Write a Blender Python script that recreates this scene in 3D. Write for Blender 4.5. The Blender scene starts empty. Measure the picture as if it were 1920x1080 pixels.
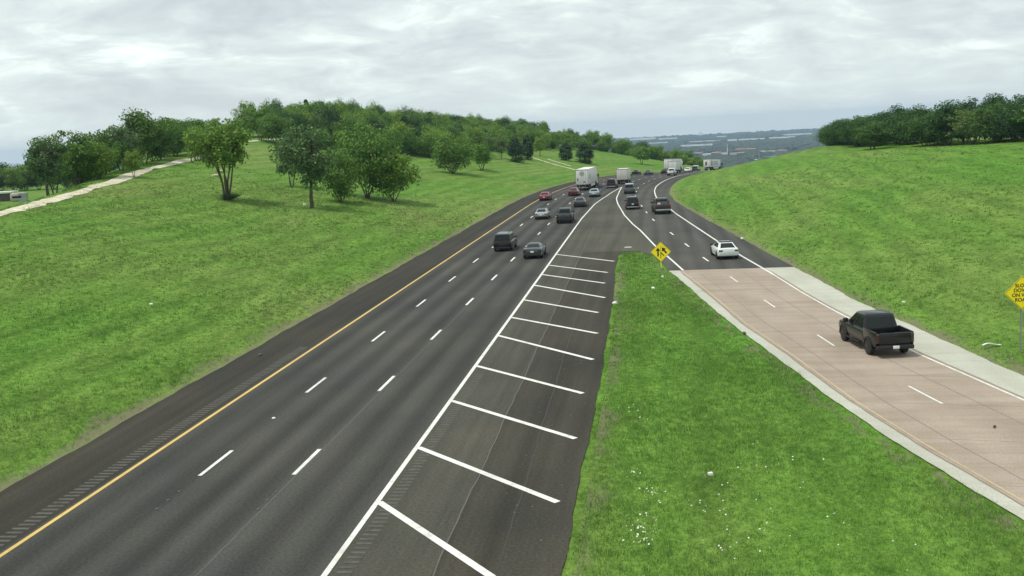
import bpy, bmesh, math, random
import numpy as np
from mathutils import Vector, Matrix, Euler
HAZE = 0.0001
random.seed(7); rng = np.random.default_rng(7)
scene = bpy.context.scene
C = scene.collection

# ------------------------------------------------------------------ camera
CAM_H, FPX, PITCH, ROLL = 12.25, 1890.0, 0.1525, -0.050
cam_d = bpy.data.cameras.new('camera'); cam = bpy.data.objects.new('camera', cam_d); C.objects.link(cam)
cam_d.sensor_width = 36.0; cam_d.lens = FPX / 1920 * 36.0
cam_d.clip_start = 0.5; cam_d.clip_end = 40000
_cp, _sp, _cr, _sr = math.cos(PITCH), math.sin(PITCH), math.cos(ROLL), math.sin(ROLL)
_fw = Vector((0, _cp, -_sp)); _u0 = Vector((0, _sp, _cp)); _r0 = Vector((1, 0, 0))
_r = _cr * _r0 + _sr * _u0; _u = -_sr * _r0 + _cr * _u0
_m = Matrix((( _r.x, _u.x, -_fw.x, 0), (_r.y, _u.y, -_fw.y, 0), (_r.z, _u.z, -_fw.z, CAM_H), (0, 0, 0, 1)))
cam.matrix_world = _m
scene.camera = cam

# ------------------------------------------------------------------ light, sky, exposure
scene.view_settings.view_transform = 'Standard'; scene.view_settings.look = 'None'
scene.view_settings.exposure = 0.38; scene.view_settings.gamma = 1.0
TH = 0.1405
T2 = np.array([math.sin(TH), math.cos(TH)]); N2 = np.array([math.cos(TH), -math.sin(TH)])
SUN_EL = math.radians(65)
_h = -N2 * 0.90 - T2 * 0.45; _h = _h / np.linalg.norm(_h)      # towards the sun, on the ground plan
SUN_AZ = math.atan2(_h[0], _h[1])
sun_d = bpy.data.lights.new('sun', 'SUN'); sun = bpy.data.objects.new('sun', sun_d); C.objects.link(sun)
sun_d.energy = 2.1; sun_d.angle = math.radians(9); sun_d.color = (1.0, 0.95, 0.87)
_to = Vector((_h[0] * math.cos(SUN_EL), _h[1] * math.cos(SUN_EL), math.sin(SUN_EL)))
sun.rotation_euler = _to.to_track_quat('Z', 'Y').to_euler(); sun.location = (-60, 20, 120)

def link(nt, a, ao, b, bi): nt.links.new(a.outputs[ao], b.inputs[bi])
world = bpy.data.worlds.new('World'); scene.world = world; world.use_nodes = True
wt = world.node_tree; wt.nodes.clear()
def wn(t, **k):
    n = wt.nodes.new(t)
    for a, v in k.items(): setattr(n, a, v)
    return n
w_out = wn('ShaderNodeOutputWorld'); w_bg = wn('ShaderNodeBackground'); w_bg.inputs['Strength'].default_value = 0.1
w_sky = wn('ShaderNodeTexSky', sky_type='NISHITA', sun_disc=False, sun_elevation=SUN_EL, sun_rotation=SUN_AZ)
w_tc = wn('ShaderNodeTexCoord'); w_sep = wn('ShaderNodeSeparateXYZ')
link(wt, w_tc, 'Generated', w_sep, 0)
w_z = wn('ShaderNodeMath', operation='MAXIMUM'); link(wt, w_sep, 'Z', w_z, 0); w_z.inputs[1].default_value = 0.0
w_za = wn('ShaderNodeMath', operation='ADD'); link(wt, w_z, 0, w_za, 0); w_za.inputs[1].default_value = 0.26
w_dx = wn('ShaderNodeMath', operation='DIVIDE'); link(wt, w_sep, 'X', w_dx, 0); link(wt, w_za, 0, w_dx, 1)
w_dy = wn('ShaderNodeMath', operation='DIVIDE'); link(wt, w_sep, 'Y', w_dy, 0); link(wt, w_za, 0, w_dy, 1)
w_cb = wn('ShaderNodeCombineXYZ'); link(wt, w_dx, 0, w_cb, 'X'); link(wt, w_dy, 0, w_cb, 'Y')
def wnoise(scale, detail, rough, off, dist=0.0):
    m = wn('ShaderNodeMapping'); m.inputs['Location'].default_value = off; m.inputs['Scale'].default_value = (0.8, 1.0, 1.0)
    link(wt, w_cb, 0, m, 0)
    n = wn('ShaderNodeTexNoise'); n.inputs['Scale'].default_value = scale; n.inputs['Detail'].default_value = detail
    n.inputs['Roughness'].default_value = rough; n.inputs['Distortion'].default_value = dist
    link(wt, m, 0, n, 'Vector'); return n
w_n1 = wnoise(1.7, 8, 0.58, (3.1, 1.7, 0), 0.9); w_n2 = wnoise(6.0, 7, 0.6, (9.0, 4.0, 0), 0.8)
w_mx = wn('ShaderNodeMix', data_type='FLOAT'); w_mx.inputs[0].default_value = 0.38
link(wt, w_n1, 'Fac', w_mx, 2); link(wt, w_n2, 'Fac', w_mx, 3)
w_rp = wn('ShaderNodeValToRGB'); link(wt, w_mx, 0, w_rp, 0)
e = w_rp.color_ramp.elements
e[0].position = 0.36; e[0].color = (0.47, 0.52, 0.545, 1); e[1].position = 0.64; e[1].color = (0.85, 0.95, 0.895, 1)
e.new(0.47).color = (0.56, 0.62, 0.63, 1); e.new(0.54).color = (0.64, 0.715, 0.70, 1)
# clouds merge into one pale layer towards the horizon
w_hz = wn('ShaderNodeMapRange'); link(wt, w_z, 0, w_hz, 0)
for i, v in ((1, 0.0), (2, 0.07), (3, 0.80), (4, 0.0)): w_hz.inputs[i].default_value = v
w_m2 = wn('ShaderNodeMix', data_type='RGBA'); link(wt, w_hz, 0, w_m2, 0); link(wt, w_rp, 0, w_m2, 6)
w_m2.inputs[7].default_value = (0.59, 0.65, 0.645, 1)
w_sc = wn('ShaderNodeVectorMath', operation='SCALE'); link(wt, w_m2, 2, w_sc, 0); w_sc.inputs['Scale'].default_value = 10.0
w_m3 = wn('ShaderNodeMix', data_type='RGBA'); w_m3.inputs[0].default_value = 0.96
link(wt, w_sky, 0, w_m3, 6); link(wt, w_sc, 0, w_m3, 7); link(wt, w_m3, 2, w_bg, 'Color'); link(wt, w_bg, 0, w_out, 0)

# ------------------------------------------------------------------ tagging helpers
def tag(o, label=None, cat=None, group=None, kind=None):
    for k, v in (('label', label), ('category', cat), ('group', group), ('kind', kind)):
        if v: o[k] = v
    return o
def empty(name, loc, rz=0.0, label=None, cat=None, group=None):
    o = bpy.data.objects.new(name, None); C.objects.link(o); o.location = loc; o.rotation_euler = (0, 0, rz)
    o.empty_display_size = 0.3
    return tag(o, label, cat, group)
def put(name, data, parent=None):
    o = bpy.data.objects.new(name, data); C.objects.link(o)
    if parent is not None: o.parent = parent
    return o

# ------------------------------------------------------------------ materials
def nmat(name):
    m = bpy.data.materials.new(name); m.use_nodes = True; nt = m.node_tree; nt.nodes.clear()
    o = nt.nodes.new('ShaderNodeOutputMaterial'); b = nt.nodes.new('ShaderNodeBsdfPrincipled'); link(nt, b, 0, o, 0)
    return m, nt, b, o
def N(nt, t, **k):
    n = nt.nodes.new(t)
    for a, v in k.items(): setattr(n, a, v)
    return n
def ramp(nt, src, so, stops):
    r = N(nt, 'ShaderNodeValToRGB'); link(nt, src, so, r, 0); e = r.color_ramp.elements
    while len(e) > 1: e.remove(e[-1])
    e[0].position = stops[0][0]; e[0].color = (*stops[0][1], 1)
    for p, c in stops[1:]: e.new(p).color = (*c, 1)
    return r
def noise(nt, vec, scale, detail=4, rough=0.55, dist=0.0):
    n = N(nt, 'ShaderNodeTexNoise'); n.inputs['Scale'].default_value = scale; n.inputs['Detail'].default_value = detail
    n.inputs['Roughness'].default_value = rough; n.inputs['Distortion'].default_value = dist
    if vec is not None: nt.links.new(vec, n.inputs['Vector'])
    return n
def mixc(nt, fac, a, b, blend='MIX'):
    m = N(nt, 'ShaderNodeMix', data_type='RGBA', blend_type=blend)
    for i, v in ((0, fac), (6, a), (7, b)):
        if hasattr(v, 'is_linked'): nt.links.new(v, m.inputs[i])
        elif isinstance(v, (int, float)): m.inputs[i].default_value = v
        else: m.inputs[i].default_value = (*v, 1)
    return m.outputs[2]
def simple(name, col, rough=0.6, metal=0.0, coat=0.0, var=0.12, scale=3.0, spec=0.5):
    m, nt, b, o = nmat(name)
    tc = N(nt, 'ShaderNodeTexCoord'); n = noise(nt, tc.outputs['Object'], scale, 5)
    dk = tuple(c * (1 - var) for c in col); lt = tuple(min(1, c * (1 + var)) for c in col)
    r = ramp(nt, n, 'Fac', [(0.3, dk), (0.7, lt)]); link(nt, r, 0, b, 'Base Color')
    b.inputs['Roughness'].default_value = rough; b.inputs['Metallic'].default_value = metal
    b.inputs['Coat Weight'].default_value = coat; b.inputs['Coat Roughness'].default_value = 0.08
    b.inputs['Specular IOR Level'].default_value = spec
    return m
def glass_mat(name, col=(0.006, 0.008, 0.009), rough=0.05):
    m, nt, b, o = nmat(name); b.inputs['Base Color'].default_value = (*col, 1); b.inputs['Roughness'].default_value = rough
    b.inputs['Specular IOR Level'].default_value = 0.35
    return m

def asphalt(name, base, stripes=0.0, period=1.8, phase=0.0, brown=0.0, streak=0.12):
    """UV = (metres along the road, metres across it) / 10"""
    m, nt, b, o = nmat(name); uv = N(nt, 'ShaderNodeUVMap'); uv.uv_map = 'plan'
    mp = N(nt, 'ShaderNodeMapping'); mp.inputs['Scale'].default_value = (0.16, 5.0, 1); link(nt, uv, 0, mp, 0)
    st = noise(nt, mp.outputs[0], 1.6, 6, 0.6)
    mp2 = N(nt, 'ShaderNodeMapping'); mp2.inputs['Scale'].default_value = (1, 1, 1); link(nt, uv, 0, mp2, 0)
    fine = noise(nt, mp2.outputs[0], 90, 3, 0.7); big = noise(nt, mp2.outputs[0], 0.9, 5, 0.6)
    d = tuple(c * (1 - streak * 1.6) for c in base); l = tuple(c * (1 + streak * 1.6) for c in base)
    col = ramp(nt, st, 'Fac', [(0.3, d), (0.7, l)]).outputs[0]
    if stripes:
        sep = N(nt, 'ShaderNodeSeparateXYZ'); link(nt, uv, 0, sep, 0)
        wob = N(nt, 'ShaderNodeMath', operation='MULTIPLY_ADD'); link(nt, st, 'Fac', wob, 0); wob.inputs[1].default_value = 0.07
        link(nt, sep, 'Y', wob, 2)
        mul = N(nt, 'ShaderNodeMath', operation='MULTIPLY'); link(nt, wob, 0, mul, 0); mul.inputs[1].default_value = 2 * math.pi * 10 / period
        ad = N(nt, 'ShaderNodeMath', operation='ADD'); link(nt, mul, 0, ad, 0); ad.inputs[1].default_value = phase
        sn = N(nt, 'ShaderNodeMath', operation='SINE'); link(nt, ad, 0, sn, 0)
        mr = N(nt, 'ShaderNodeMapRange'); link(nt, sn, 0, mr, 0)
        for i, v in ((1, -1), (2, 1), (3, 1 - stripes), (4, 1 + stripes)): mr.inputs[i].default_value = v
        cx = N(nt, 'ShaderNodeCombineColor')
        for i in range(3): link(nt, mr, 0, cx, i)
        col = mixc(nt, 1.0, col, cx.outputs[0], 'MULTIPLY')
    fr = ramp(nt, fine, 'Fac', [(0.3, (0.72, 0.72, 0.72)), (0.7, (1.28, 1.28, 1.28))])
    col = mixc(nt, 1.0, col, fr.outputs[0], 'MULTIPLY')
    br = ramp(nt, big, 'Fac', [(0.35, (0.82, 0.84, 0.87)), (0.65, (1.18, 1.15, 1.08))])
    col = mixc(nt, 1.0, col, br.outputs[0], 'MULTIPLY')
    nt.links.new(col, b.inputs['Base Color']); b.inputs['Roughness'].default_value = 0.9
    b.inputs['Specular IOR Level'].default_value = 0.14
    bp = N(nt, 'ShaderNodeBump'); bp.inputs['Strength'].default_value = 0.25; bp.inputs['Distance'].default_value = 0.02
    link(nt, fine, 'Fac', bp, 'Height'); link(nt, bp, 0, b, 'Normal')
    return m
def concrete(name, a, bcol, stain):
    m, nt, b, o = nmat(name); uv = N(nt, 'ShaderNodeUVMap'); uv.uv_map = 'plan'
    mp = N(nt, 'ShaderNodeMapping'); mp.inputs['Scale'].default_value = (1.0, 3.0, 1); link(nt, uv, 0, mp, 0)
    n1 = noise(nt, mp.outputs[0], 1.3, 6, 0.6); n2 = noise(nt, mp.outputs[0], 60, 3, 0.7)
    mp3 = N(nt, 'ShaderNodeMapping'); mp3.inputs['Scale'].default_value = (5.0, 0.5, 1); link(nt, uv, 0, mp3, 0)
    n3 = noise(nt, mp3.outputs[0], 2.2, 5, 0.65)
    col = ramp(nt, n1, 'Fac', [(0.3, a), (0.7, bcol)]).outputs[0]
    c2 = ramp(nt, n3, 'Fac', [(0.35, stain), (0.6, (1, 1, 1))])
    col = mixc(nt, 0.8, col, c2.outputs[0], 'MULTIPLY')
    c3 = ramp(nt, n2, 'Fac', [(0.3, (0.84, 0.84, 0.84)), (0.7, (1.14, 1.14, 1.14))])
    col = mixc(nt, 1.0, col, c3.outputs[0], 'MULTIPLY')
    nt.links.new(col, b.inputs['Base Color']); b.inputs['Roughness'].default_value = 0.9; b.inputs['Specular IOR Level'].default_value = 0.25
    return m
def paint_mark(name, col, wear=0.25):
    m, nt, b, o = nmat(name); tc = N(nt, 'ShaderNodeTexCoord'); n = noise(nt, tc.outputs['Object'], 2.5, 8, 0.75)
    n2 = noise(nt, tc.outputs['Object'], 0.25, 4, 0.6)
    r = ramp(nt, n, 'Fac', [(0.30, tuple(c * (1 - wear) for c in col)), (0.52, col)])
    r2 = ramp(nt, n2, 'Fac', [(0.3, (0.8, 0.8, 0.78)), (0.65, (1, 1, 1))])
    nt.links.new(mixc(nt, 1.0, r.outputs[0], r2.outputs[0], 'MULTIPLY'), b.inputs['Base Color']); b.inputs['Roughness'].default_value = 0.7
    return m

def grass_ground():
    m, nt, b, o = nmat('grass_ground'); uv = N(nt, 'ShaderNodeUVMap'); uv.uv_map = 'plan'
    v = uv.outputs[0]
    mp = N(nt, 'ShaderNodeMapping'); mp.inputs['Scale'].default_value = (0.35, 1.0, 1); nt.links.new(v, mp.inputs[0])
    big = noise(nt, mp.outputs[0], 0.55, 5, 0.6, 0.4)
    mp2 = N(nt, 'ShaderNodeMapping'); mp2.inputs['Scale'].default_value = (0.5, 1.5, 1); nt.links.new(v, mp2.inputs[0])
    mid = noise(nt, mp2.outputs[0], 5.0, 6, 0.68, 0.3); fine = noise(nt, v, 26, 4, 0.7); fib = noise(nt, v, 75, 2, 0.7)
    c1 = ramp(nt, big, 'Fac', [(0.28, (0.078, 0.200, 0.025)), (0.45, (0.104, 0.207, 0.032)), (0.59, (0.130, 0.214, 0.044)), (0.74, (0.168, 0.220, 0.064))])
    c2 = ramp(nt, mid, 'Fac', [(0.30, (0.56, 0.64, 0.56)), (0.50, (1, 1, 1)), (0.70, (1.28, 1.22, 1.34))])
    col = mixc(nt, 1.0, c1.outputs[0], c2.outputs[0], 'MULTIPLY')
    c3 = ramp(nt, fine, 'Fac', [(0.30, (0.62, 0.66, 0.6)), (0.66, (1.30, 1.26, 1.25))])
    col = mixc(nt, 1.0, col, c3.outputs[0], 'MULTIPLY')
    c4 = ramp(nt, fib, 'Fac', [(0.30, (0.72, 0.72, 0.7)), (0.68, (1.25, 1.25, 1.2))])
    col = mixc(nt, 1.0, col, c4.outputs[0], 'MULTIPLY')
    sx = N(nt, 'ShaderNodeSeparateXYZ'); link(nt, uv, 0, sx, 0)       # mower passes along the bank
    mw = N(nt, 'ShaderNodeMath', operation='MULTIPLY_ADD'); link(nt, big, 'Fac', mw, 0); mw.inputs[1].default_value = .9; link(nt, sx, 'Y', mw, 2)
    mm = N(nt, 'ShaderNodeMath', operation='MULTIPLY'); link(nt, mw, 0, mm, 0); mm.inputs[1].default_value = 16.0
    ms = N(nt, 'ShaderNodeMath', operation='SINE'); link(nt, mm, 0, ms, 0)
    mb_ = N(nt, 'ShaderNodeMapRange'); link(nt, ms, 0, mb_, 0)
    for i, v in ((1, -1), (2, 1), (3, .90), (4, 1.10)): mb_.inputs[i].default_value = v
    mc = N(nt, 'ShaderNodeCombineColor')
    for i in range(3): link(nt, mb_, 0, mc, i)
    col = mixc(nt, 1.0, col, mc.outputs[0], 'MULTIPLY')
    # bare reddish soil shows through in places
    soil = noise(nt, mp2.outputs[0], 2.2, 7, 0.7); sr = ramp(nt, soil, 'Fac', [(0.66, (0, 0, 0)), (0.74, (0.5, 0.5, 0.5))])
    col = mixc(nt, sr.outputs[0], col, (0.22, 0.20, 0.085))
    # dusty strip of dirt and dead grass along the pavement
    at = N(nt, 'ShaderNodeAttribute'); at.attribute_name = 'edge'
    ad = N(nt, 'ShaderNodeMath', operation='MULTIPLY_ADD'); link(nt, mid, 'Fac', ad, 0); ad.inputs[1].default_value = 2.2; link(nt, at, 'Fac', ad, 2)
    er = ramp(nt, ad, 0, [(0.55, (1, 1, 1)), (0.999, (0, 0, 0))])
    em = N(nt, 'ShaderNodeMath', operation='MULTIPLY'); link(nt, er, 0, em, 0); em.inputs[1].default_value = 0.8
    col = mixc(nt, em.outputs[0], col, (0.19, 0.17, 0.11))
    nt.links.new(col, b.inputs['Base Color']); b.inputs['Roughness'].default_value = 0.95; b.inputs['Specular IOR Level'].default_value = 0.1
    bp = N(nt, 'ShaderNodeBump'); bp.inputs['Strength'].default_value = 0.55; bp.inputs['Distance'].default_value = 0.25
    s = N(nt, 'ShaderNodeMath', operation='MULTIPLY_ADD'); link(nt, mid, 'Fac', s, 0); s.inputs[1].default_value = 1.3; link(nt, fine, 'Fac', s, 2)
    link(nt, s, 0, bp, 'Height'); link(nt, bp, 0, b, 'Normal')
    return m
def leaf_mat(name, dark, light, trans=0.3, varobj=0.25):
    m, nt, b, o = nmat(name); g = N(nt, 'ShaderNodeNewGeometry'); oi = N(nt, 'ShaderNodeObjectInfo')
    r = ramp(nt, g, 'Random Per Island', [(0.0, dark), (0.75, light), (1.0, tuple(c * 1.35 for c in light))])
    r2 = ramp(nt, oi, 'Random', [(0.0, (1 - varobj*1.25, 1 - varobj, 1 - varobj * .5)), (0.4, (1 - varobj*.4, 1, 1)), (0.7, (1 + varobj*.25, 1 + varobj*.3, 1)), (1.0, (1 + varobj * 1.5, 1 + varobj*1.2, 1 + varobj * .3))])
    col = mixc(nt, 1.0, r.outputs[0], r2.outputs[0], 'MULTIPLY')
    nt.links.new(col, b.inputs['Base Color']); b.inputs['Roughness'].default_value = 0.6; b.inputs['Specular IOR Level'].default_value = 0.25
    t = N(nt, 'ShaderNodeBsdfTranslucent'); nt.links.new(col, t.inputs['Color'])
    mx = N(nt, 'ShaderNodeMixShader'); mx.inputs[0].default_value = trans; link(nt, b, 0, mx, 1); link(nt, t, 0, mx, 2); link(nt, mx, 0, o, 0)
    return m

M = {}
M['lane'] = asphalt('lane_asphalt', (0.056, 0.056, 0.051), 0.22, 1.83, 0.4)
M['gore'] = asphalt('gore_asphalt', (0.072, 0.070, 0.057), 0.0, streak=0.16); M['gore_dark'] = asphalt('worn_gore_asphalt', (0.049, 0.046, 0.037), 0.0, streak=0.2)
M['ramp'] = asphalt('ramp_asphalt', (0.070, 0.069, 0.062), 0.14, 1.83, 1.0)
M['shoulder'] = asphalt('shoulder_asphalt', (0.040, 0.038, 0.031), 0.0, streak=0.2)
M['pink'] = concrete('pink_concrete', (0.310, 0.256, 0.204), (0.395, 0.332, 0.270), (0.80, 0.76, 0.72))
M['pale'] = concrete('pale_concrete', (0.40, 0.405, 0.34), (0.50, 0.505, 0.43), (0.88, 0.87, 0.84))
M['white'] = paint_mark('white_road_paint', (0.78, 0.78, 0.73), 0.38)
M['yellow'] = paint_mark('yellow_road_paint', (0.66, 0.46, 0.13), 0.2)
M['faded'] = paint_mark('faded_yellow_paint', (0.50, 0.40, 0.25), 0.3)
M['tar'] = simple('tar_seam', (0.035, 0.034, 0.03), 0.8)
M['joint'] = simple('concrete_joint', (0.21, 0.17, 0.14), 0.9)
M['seam'] = simple('pale_seam', (0.105, 0.102, 0.088), 0.9)
M['rumble'] = simple('rumble_bar', (0.078, 0.076, 0.064), 0.9, var=.3)
M['grass'] = grass_ground()
M['path'] = simple('limestone_path', (0.54, 0.50, 0.37), 0.95, var=0.34, scale=0.9)
M['bark'] = simple('bark', (0.085, 0.068, 0.050), 0.95, var=0.3, scale=2.0)
M['leaf_oak'] = leaf_mat('oak_leaves', (0.066, 0.126, 0.020), (0.134, 0.234, 0.038), varobj=.36)
M['leaf_dark'] = leaf_mat('dark_oak_leaves', (0.026, 0.066, 0.016), (0.060, 0.125, 0.026), varobj=.34)
M['leaf_light'] = leaf_mat('elm_leaves', (0.092, 0.162, 0.022), (0.165, 0.280, 0.044), varobj=.3)
M['leaf_cedar'] = leaf_mat('cedar_leaves', (0.024, 0.054, 0.018), (0.052, 0.102, 0.034), 0.15)
M['leaf_grey'] = leaf_mat('grey_leaves', (0.070, 0.125, 0.038), (0.130, 0.205, 0.070))
M['tuft'] = leaf_mat('grass_blades', (0.088, 0.198, 0.028), (0.166, 0.298, 0.064), 0.35, 0.0); M['straw'] = leaf_mat('dry_blades', (0.20, 0.22, 0.08), (0.33, 0.33, 0.15), 0.3, 0.0); M['weed'] = leaf_mat('weed_blades', (0.066, 0.170, 0.026), (0.115, 0.250, 0.042), 0.35, 0.0)
M['tyre'] = simple('tyre_rubber', (0.018, 0.018, 0.018), 0.85)
M['rim'] = simple('alloy', (0.30, 0.30, 0.30), 0.35, 0.8)
M['dark_rim'] = simple('dark_alloy', (0.03, 0.03, 0.03), 0.4, 0.6)
M['glass'] = glass_mat('car_glass')
M['trim'] = simple('black_trim', (0.012, 0.012, 0.012), 0.6)
M['chrome'] = simple('chrome', (0.55, 0.56, 0.56), 0.25, 0.9)
M['red_lens'] = simple('red_lens', (0.22, 0.012, 0.010), 0.25, coat=0.5)
M['dark_lens'] = simple('smoked_lens', (0.035, 0.008, 0.008), 0.25, coat=0.5)
M['plate'] = simple('plate_white', (0.75, 0.76, 0.74), 0.5, var=0.05)
M['steel'] = simple('galvanised_steel', (0.36, 0.37, 0.36), 0.5, 0.6)
M['sign_yellow'] = simple('sign_yellow', (0.94, 0.76, 0.012), 0.45, var=0.05)
M['sign_black'] = simple('sign_black', (0.012, 0.012, 0.012), 0.5)
M['trailer'] = simple('white_trailer', (0.72, 0.73, 0.70), 0.45, var=0.05, scale=0.6)
M['cargo'] = simple('cream_box', (0.66, 0.63, 0.58), 0.5, var=0.05)
M['grey_print'] = simple('grey_print', (0.30, 0.33, 0.32), 0.6)
M['litter'] = simple('litter', (0.72, 0.72, 0.66), 0.7)
# ------------------------------------------------------------------ mesh builder
class MB:
    def __init__(s): s.v = []; s.f = []
    def add(s, vs, fs):
        n = len(s.v); s.v += [tuple(map(float, q)) for q in vs]; s.f += [tuple(i + n for i in q) for q in fs]; return s
    def box(s, x0, x1, y0, y1, z0, z1, b=0.0):
        if b <= 0:
            return s.add([(x0,y0,z0),(x1,y0,z0),(x1,y1,z0),(x0,y1,z0),(x0,y0,z1),(x1,y0,z1),(x1,y1,z1),(x0,y1,z1)],
                         [(0,3,2,1),(4,5,6,7),(0,1,5,4),(1,2,6,5),(2,3,7,6),(3,0,4,7)])
        bm = bmesh.new(); bmesh.ops.create_cube(bm, size=1)
        for q in bm.verts: q.co = Vector(((x0+x1)/2+q.co.x*(x1-x0), (y0+y1)/2+q.co.y*(y1-y0), (z0+z1)/2+q.co.z*(z1-z0)))
        bmesh.ops.bevel(bm, geom=list(bm.edges), offset=b, segments=2, affect='EDGES', profile=0.5)
        bm.verts.index_update(); s.add([q.co[:] for q in bm.verts], [[q.index for q in f.verts] for f in bm.faces]); bm.free(); return s
    def loft(s, rings, cap=True):
        n = len(rings[0]); vs = [p for r in rings for p in r]; fs = []
        for i in range(len(rings) - 1):
            for j in range(n):
                k = (j + 1) % n; fs.append((i*n+j, i*n+k, (i+1)*n+k, (i+1)*n+j))
        if cap: fs.append(tuple(range(n))[::-1]); fs.append(tuple((len(rings)-1)*n + j for j in range(n)))
        return s.add(vs, fs)
    def tube(s, p0, p1, r0, r1, n=6):
        p0, p1 = Vector(p0), Vector(p1); d = (p1 - p0).normalized()
        a = d.orthogonal().normalized(); b = d.cross(a); R = []
        for p, r in ((p0, r0), (p1, r1)):
            R.append([tuple(p + a*r*math.cos(2*math.pi*k/n) + b*r*math.sin(2*math.pi*k/n)) for k in range(n)])
        return s.loft(R)
    def path(s, pts, rad, n=6):
        R = []
        for i, p in enumerate(pts):
            p = Vector(p); q0 = Vector(pts[max(i-1, 0)]); q1 = Vector(pts[min(i+1, len(pts)-1)]); d = (q1-q0).normalized()
            a = d.cross(Vector((0.3, 0.9, 0.1))).normalized(); b = d.cross(a)
            R.append([tuple(p + a*rad[i]*math.cos(2*math.pi*k/n) + b*rad[i]*math.sin(2*math.pi*k/n)) for k in range(n)])
        return s.loft(R)
    def slab(s, quad, t):
        q = [Vector(p) for p in quad]; nrm = (q[1]-q[0]).cross(q[2]-q[0]).normalized() * t
        n = len(q); vs = [tuple(p - nrm*0.5) for p in q] + [tuple(p + nrm) for p in q]
        fs = [tuple(range(n))[::-1], tuple(range(n, 2*n))] + [(i, (i+1) % n, n+(i+1) % n, n+i) for i in range(n)]
        return s.add(vs, fs)
    def lathe_y(s, prof, cx, cy, cz, n=20):
        """prof: (radius, y) pairs turned about the y axis"""
        R = []
        for r, y in prof: R.append([(cx + r*math.cos(2*math.pi*k/n), cy + y, cz + r*math.sin(2*math.pi*k/n)) for k in range(n)])
        return s.loft(R)
    def data(s, name, mat, smooth=True, ang=35):
        me = bpy.data.meshes.new(name); me.from_pydata(s.v, [], s.f)
        bm = bmesh.new(); bm.from_mesh(me); bmesh.ops.recalc_face_normals(bm, faces=bm.faces); bm.to_mesh(me); bm.free()
        if smooth:
            me.polygons.foreach_set('use_smooth', [True]*len(me.polygons)); me.set_sharp_from_angle(angle=math.radians(ang))
        me.materials.append(mat); me.update(); return me
    def build(s, name, mat, parent=None, smooth=True, ang=35): return put(name, s.data(name, mat, smooth, ang), parent)

def np_mesh(name, verts, faces, mat, smooth=False):
    """verts (n,3), faces (m,k) numpy -> mesh"""
    me = bpy.data.meshes.new(name); n, k = faces.shape
    me.vertices.add(len(verts)); me.vertices.foreach_set('co', np.ascontiguousarray(verts, np.float32).ravel())
    me.loops.add(n*k); me.loops.foreach_set('vertex_index', np.ascontiguousarray(faces, np.int32).ravel())
    me.polygons.add(n); me.polygons.foreach_set('loop_start', np.arange(0, n*k, k, dtype=np.int32))
    try: me.polygons.foreach_set('loop_total', np.full(n, k, np.int32))
    except Exception: pass
    if smooth: me.polygons.foreach_set('use_smooth', np.ones(n, bool))
    me.materials.append(mat); me.update(calc_edges=True); me.validate(); return me

# ------------------------------------------------------------------ plan of the place: s along the freeway, o across it from the yellow line
SC, RC, TY = 165., 700., -20.4
def sstep(a, b, x):
    q = np.clip((np.asarray(x, float)-a)/(b-a), 0, 1); return q*q*(3-2*q)
def road_z(s):
    s = np.asarray(s, float); q = np.clip(s, 189, 360)
    return -(q-189)**2/7436 - np.clip(s-360, 0, 110)*.046 - np.maximum(s-470, 0)*.09
def plan(s, o):
    s = np.asarray(s, float); o = np.asarray(o, float); ph = np.maximum(s-SC, 0)/RC
    a = np.minimum(s, SC)+(RC-o)*np.sin(ph); b = TY+RC-(RC-o)*np.cos(ph)
    return a*T2[0]+b*N2[0], a*T2[1]+b*N2[1]
def heading(s): return math.pi/2 - TH - max(s-SC, 0)/RC      # rotation about z that turns +x along the road
RGS = [-60,0,20,48,58,70,84,97,120,140,165,178,190,1e4]
RGO = [56,46.4,42.3,37.3,35.6,33.8,32.4,31,28.7,26.7,24.4,23.9,23.4,23.4]
def right_edge(s): return np.interp(s, RGS, RGO)
def ground_z(s, o):
    s = np.asarray(s, float); o = np.asarray(o, float); z = road_z(s)-.05
    d = np.maximum(-3.9-o, 0); dc = np.clip(39+(s-91)*.26, 12, 95)
    up = .18*np.minimum(d, dc)*(1-.95*sstep(435, 500, s)); up = up-.25*(1-np.exp(-d/2.))
    dd = np.maximum(d-dc, 0); w = sstep(150, 225, s-1.5*dd)
    low = (1.6+.006*dd-up)*sstep(0, 18+np.maximum(s-1.5*dd-112, 0)*.6, dd); hi = .05*np.minimum(dd, 50)-.02*np.maximum(dd-50, 0)
    z = z+up+(1-w)*low+w*hi+.3*sstep(0, 1.2, d)
    d = np.maximum(o-right_edge(s), 0); gr = .15+.03*sstep(190, 250, s); dk = 48-16*sstep(150, 230, s)
    z = z+gr*np.minimum(d, dk)+.05*np.clip(d-dk, 0, 20)-.03*np.maximum(d-dk-20, 0)+.05*sstep(0, 1., d)
    lump = (np.sin(s*.11+o*.05)+np.sin(s*.043-o*.13+1)+np.sin(o*.21+s*.07+2))*.12
    return z+lump*(sstep(4, 25, -3.9-o)+sstep(4, 25, o-right_edge(s)))
def P(s, o, dz=0.0):
    x, y = plan(s, o); return Vector((float(x), float(y), float(ground_z(s, o))+dz))
def unplan(x, y):
    a = x*T2[0]+y*T2[1]; b = x*N2[0]+y*N2[1]
    if a < SC: return a, b-TY
    return SC+RC*math.atan2(a-SC, TY+RC-b), RC-math.hypot(a-SC, TY+RC-b)
def PR(s, o, dz=0.0):
    x, y = plan(s, o); return Vector((float(x), float(y), float(road_z(s))+dz))
def li(xs, ys): return lambda s: np.interp(s, xs, ys)
white_l = li([-60,140,166,186,212], [10.85,10.85,11.3,12.2,12.85])                       # left edge line of the gore
ramp_l = li([85,91,105,121,129,143,164,178,192,215], [23.1,22.4,20.7,19.1,18.1,16.7,15.2,14.4,14.0,12.9])
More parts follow.
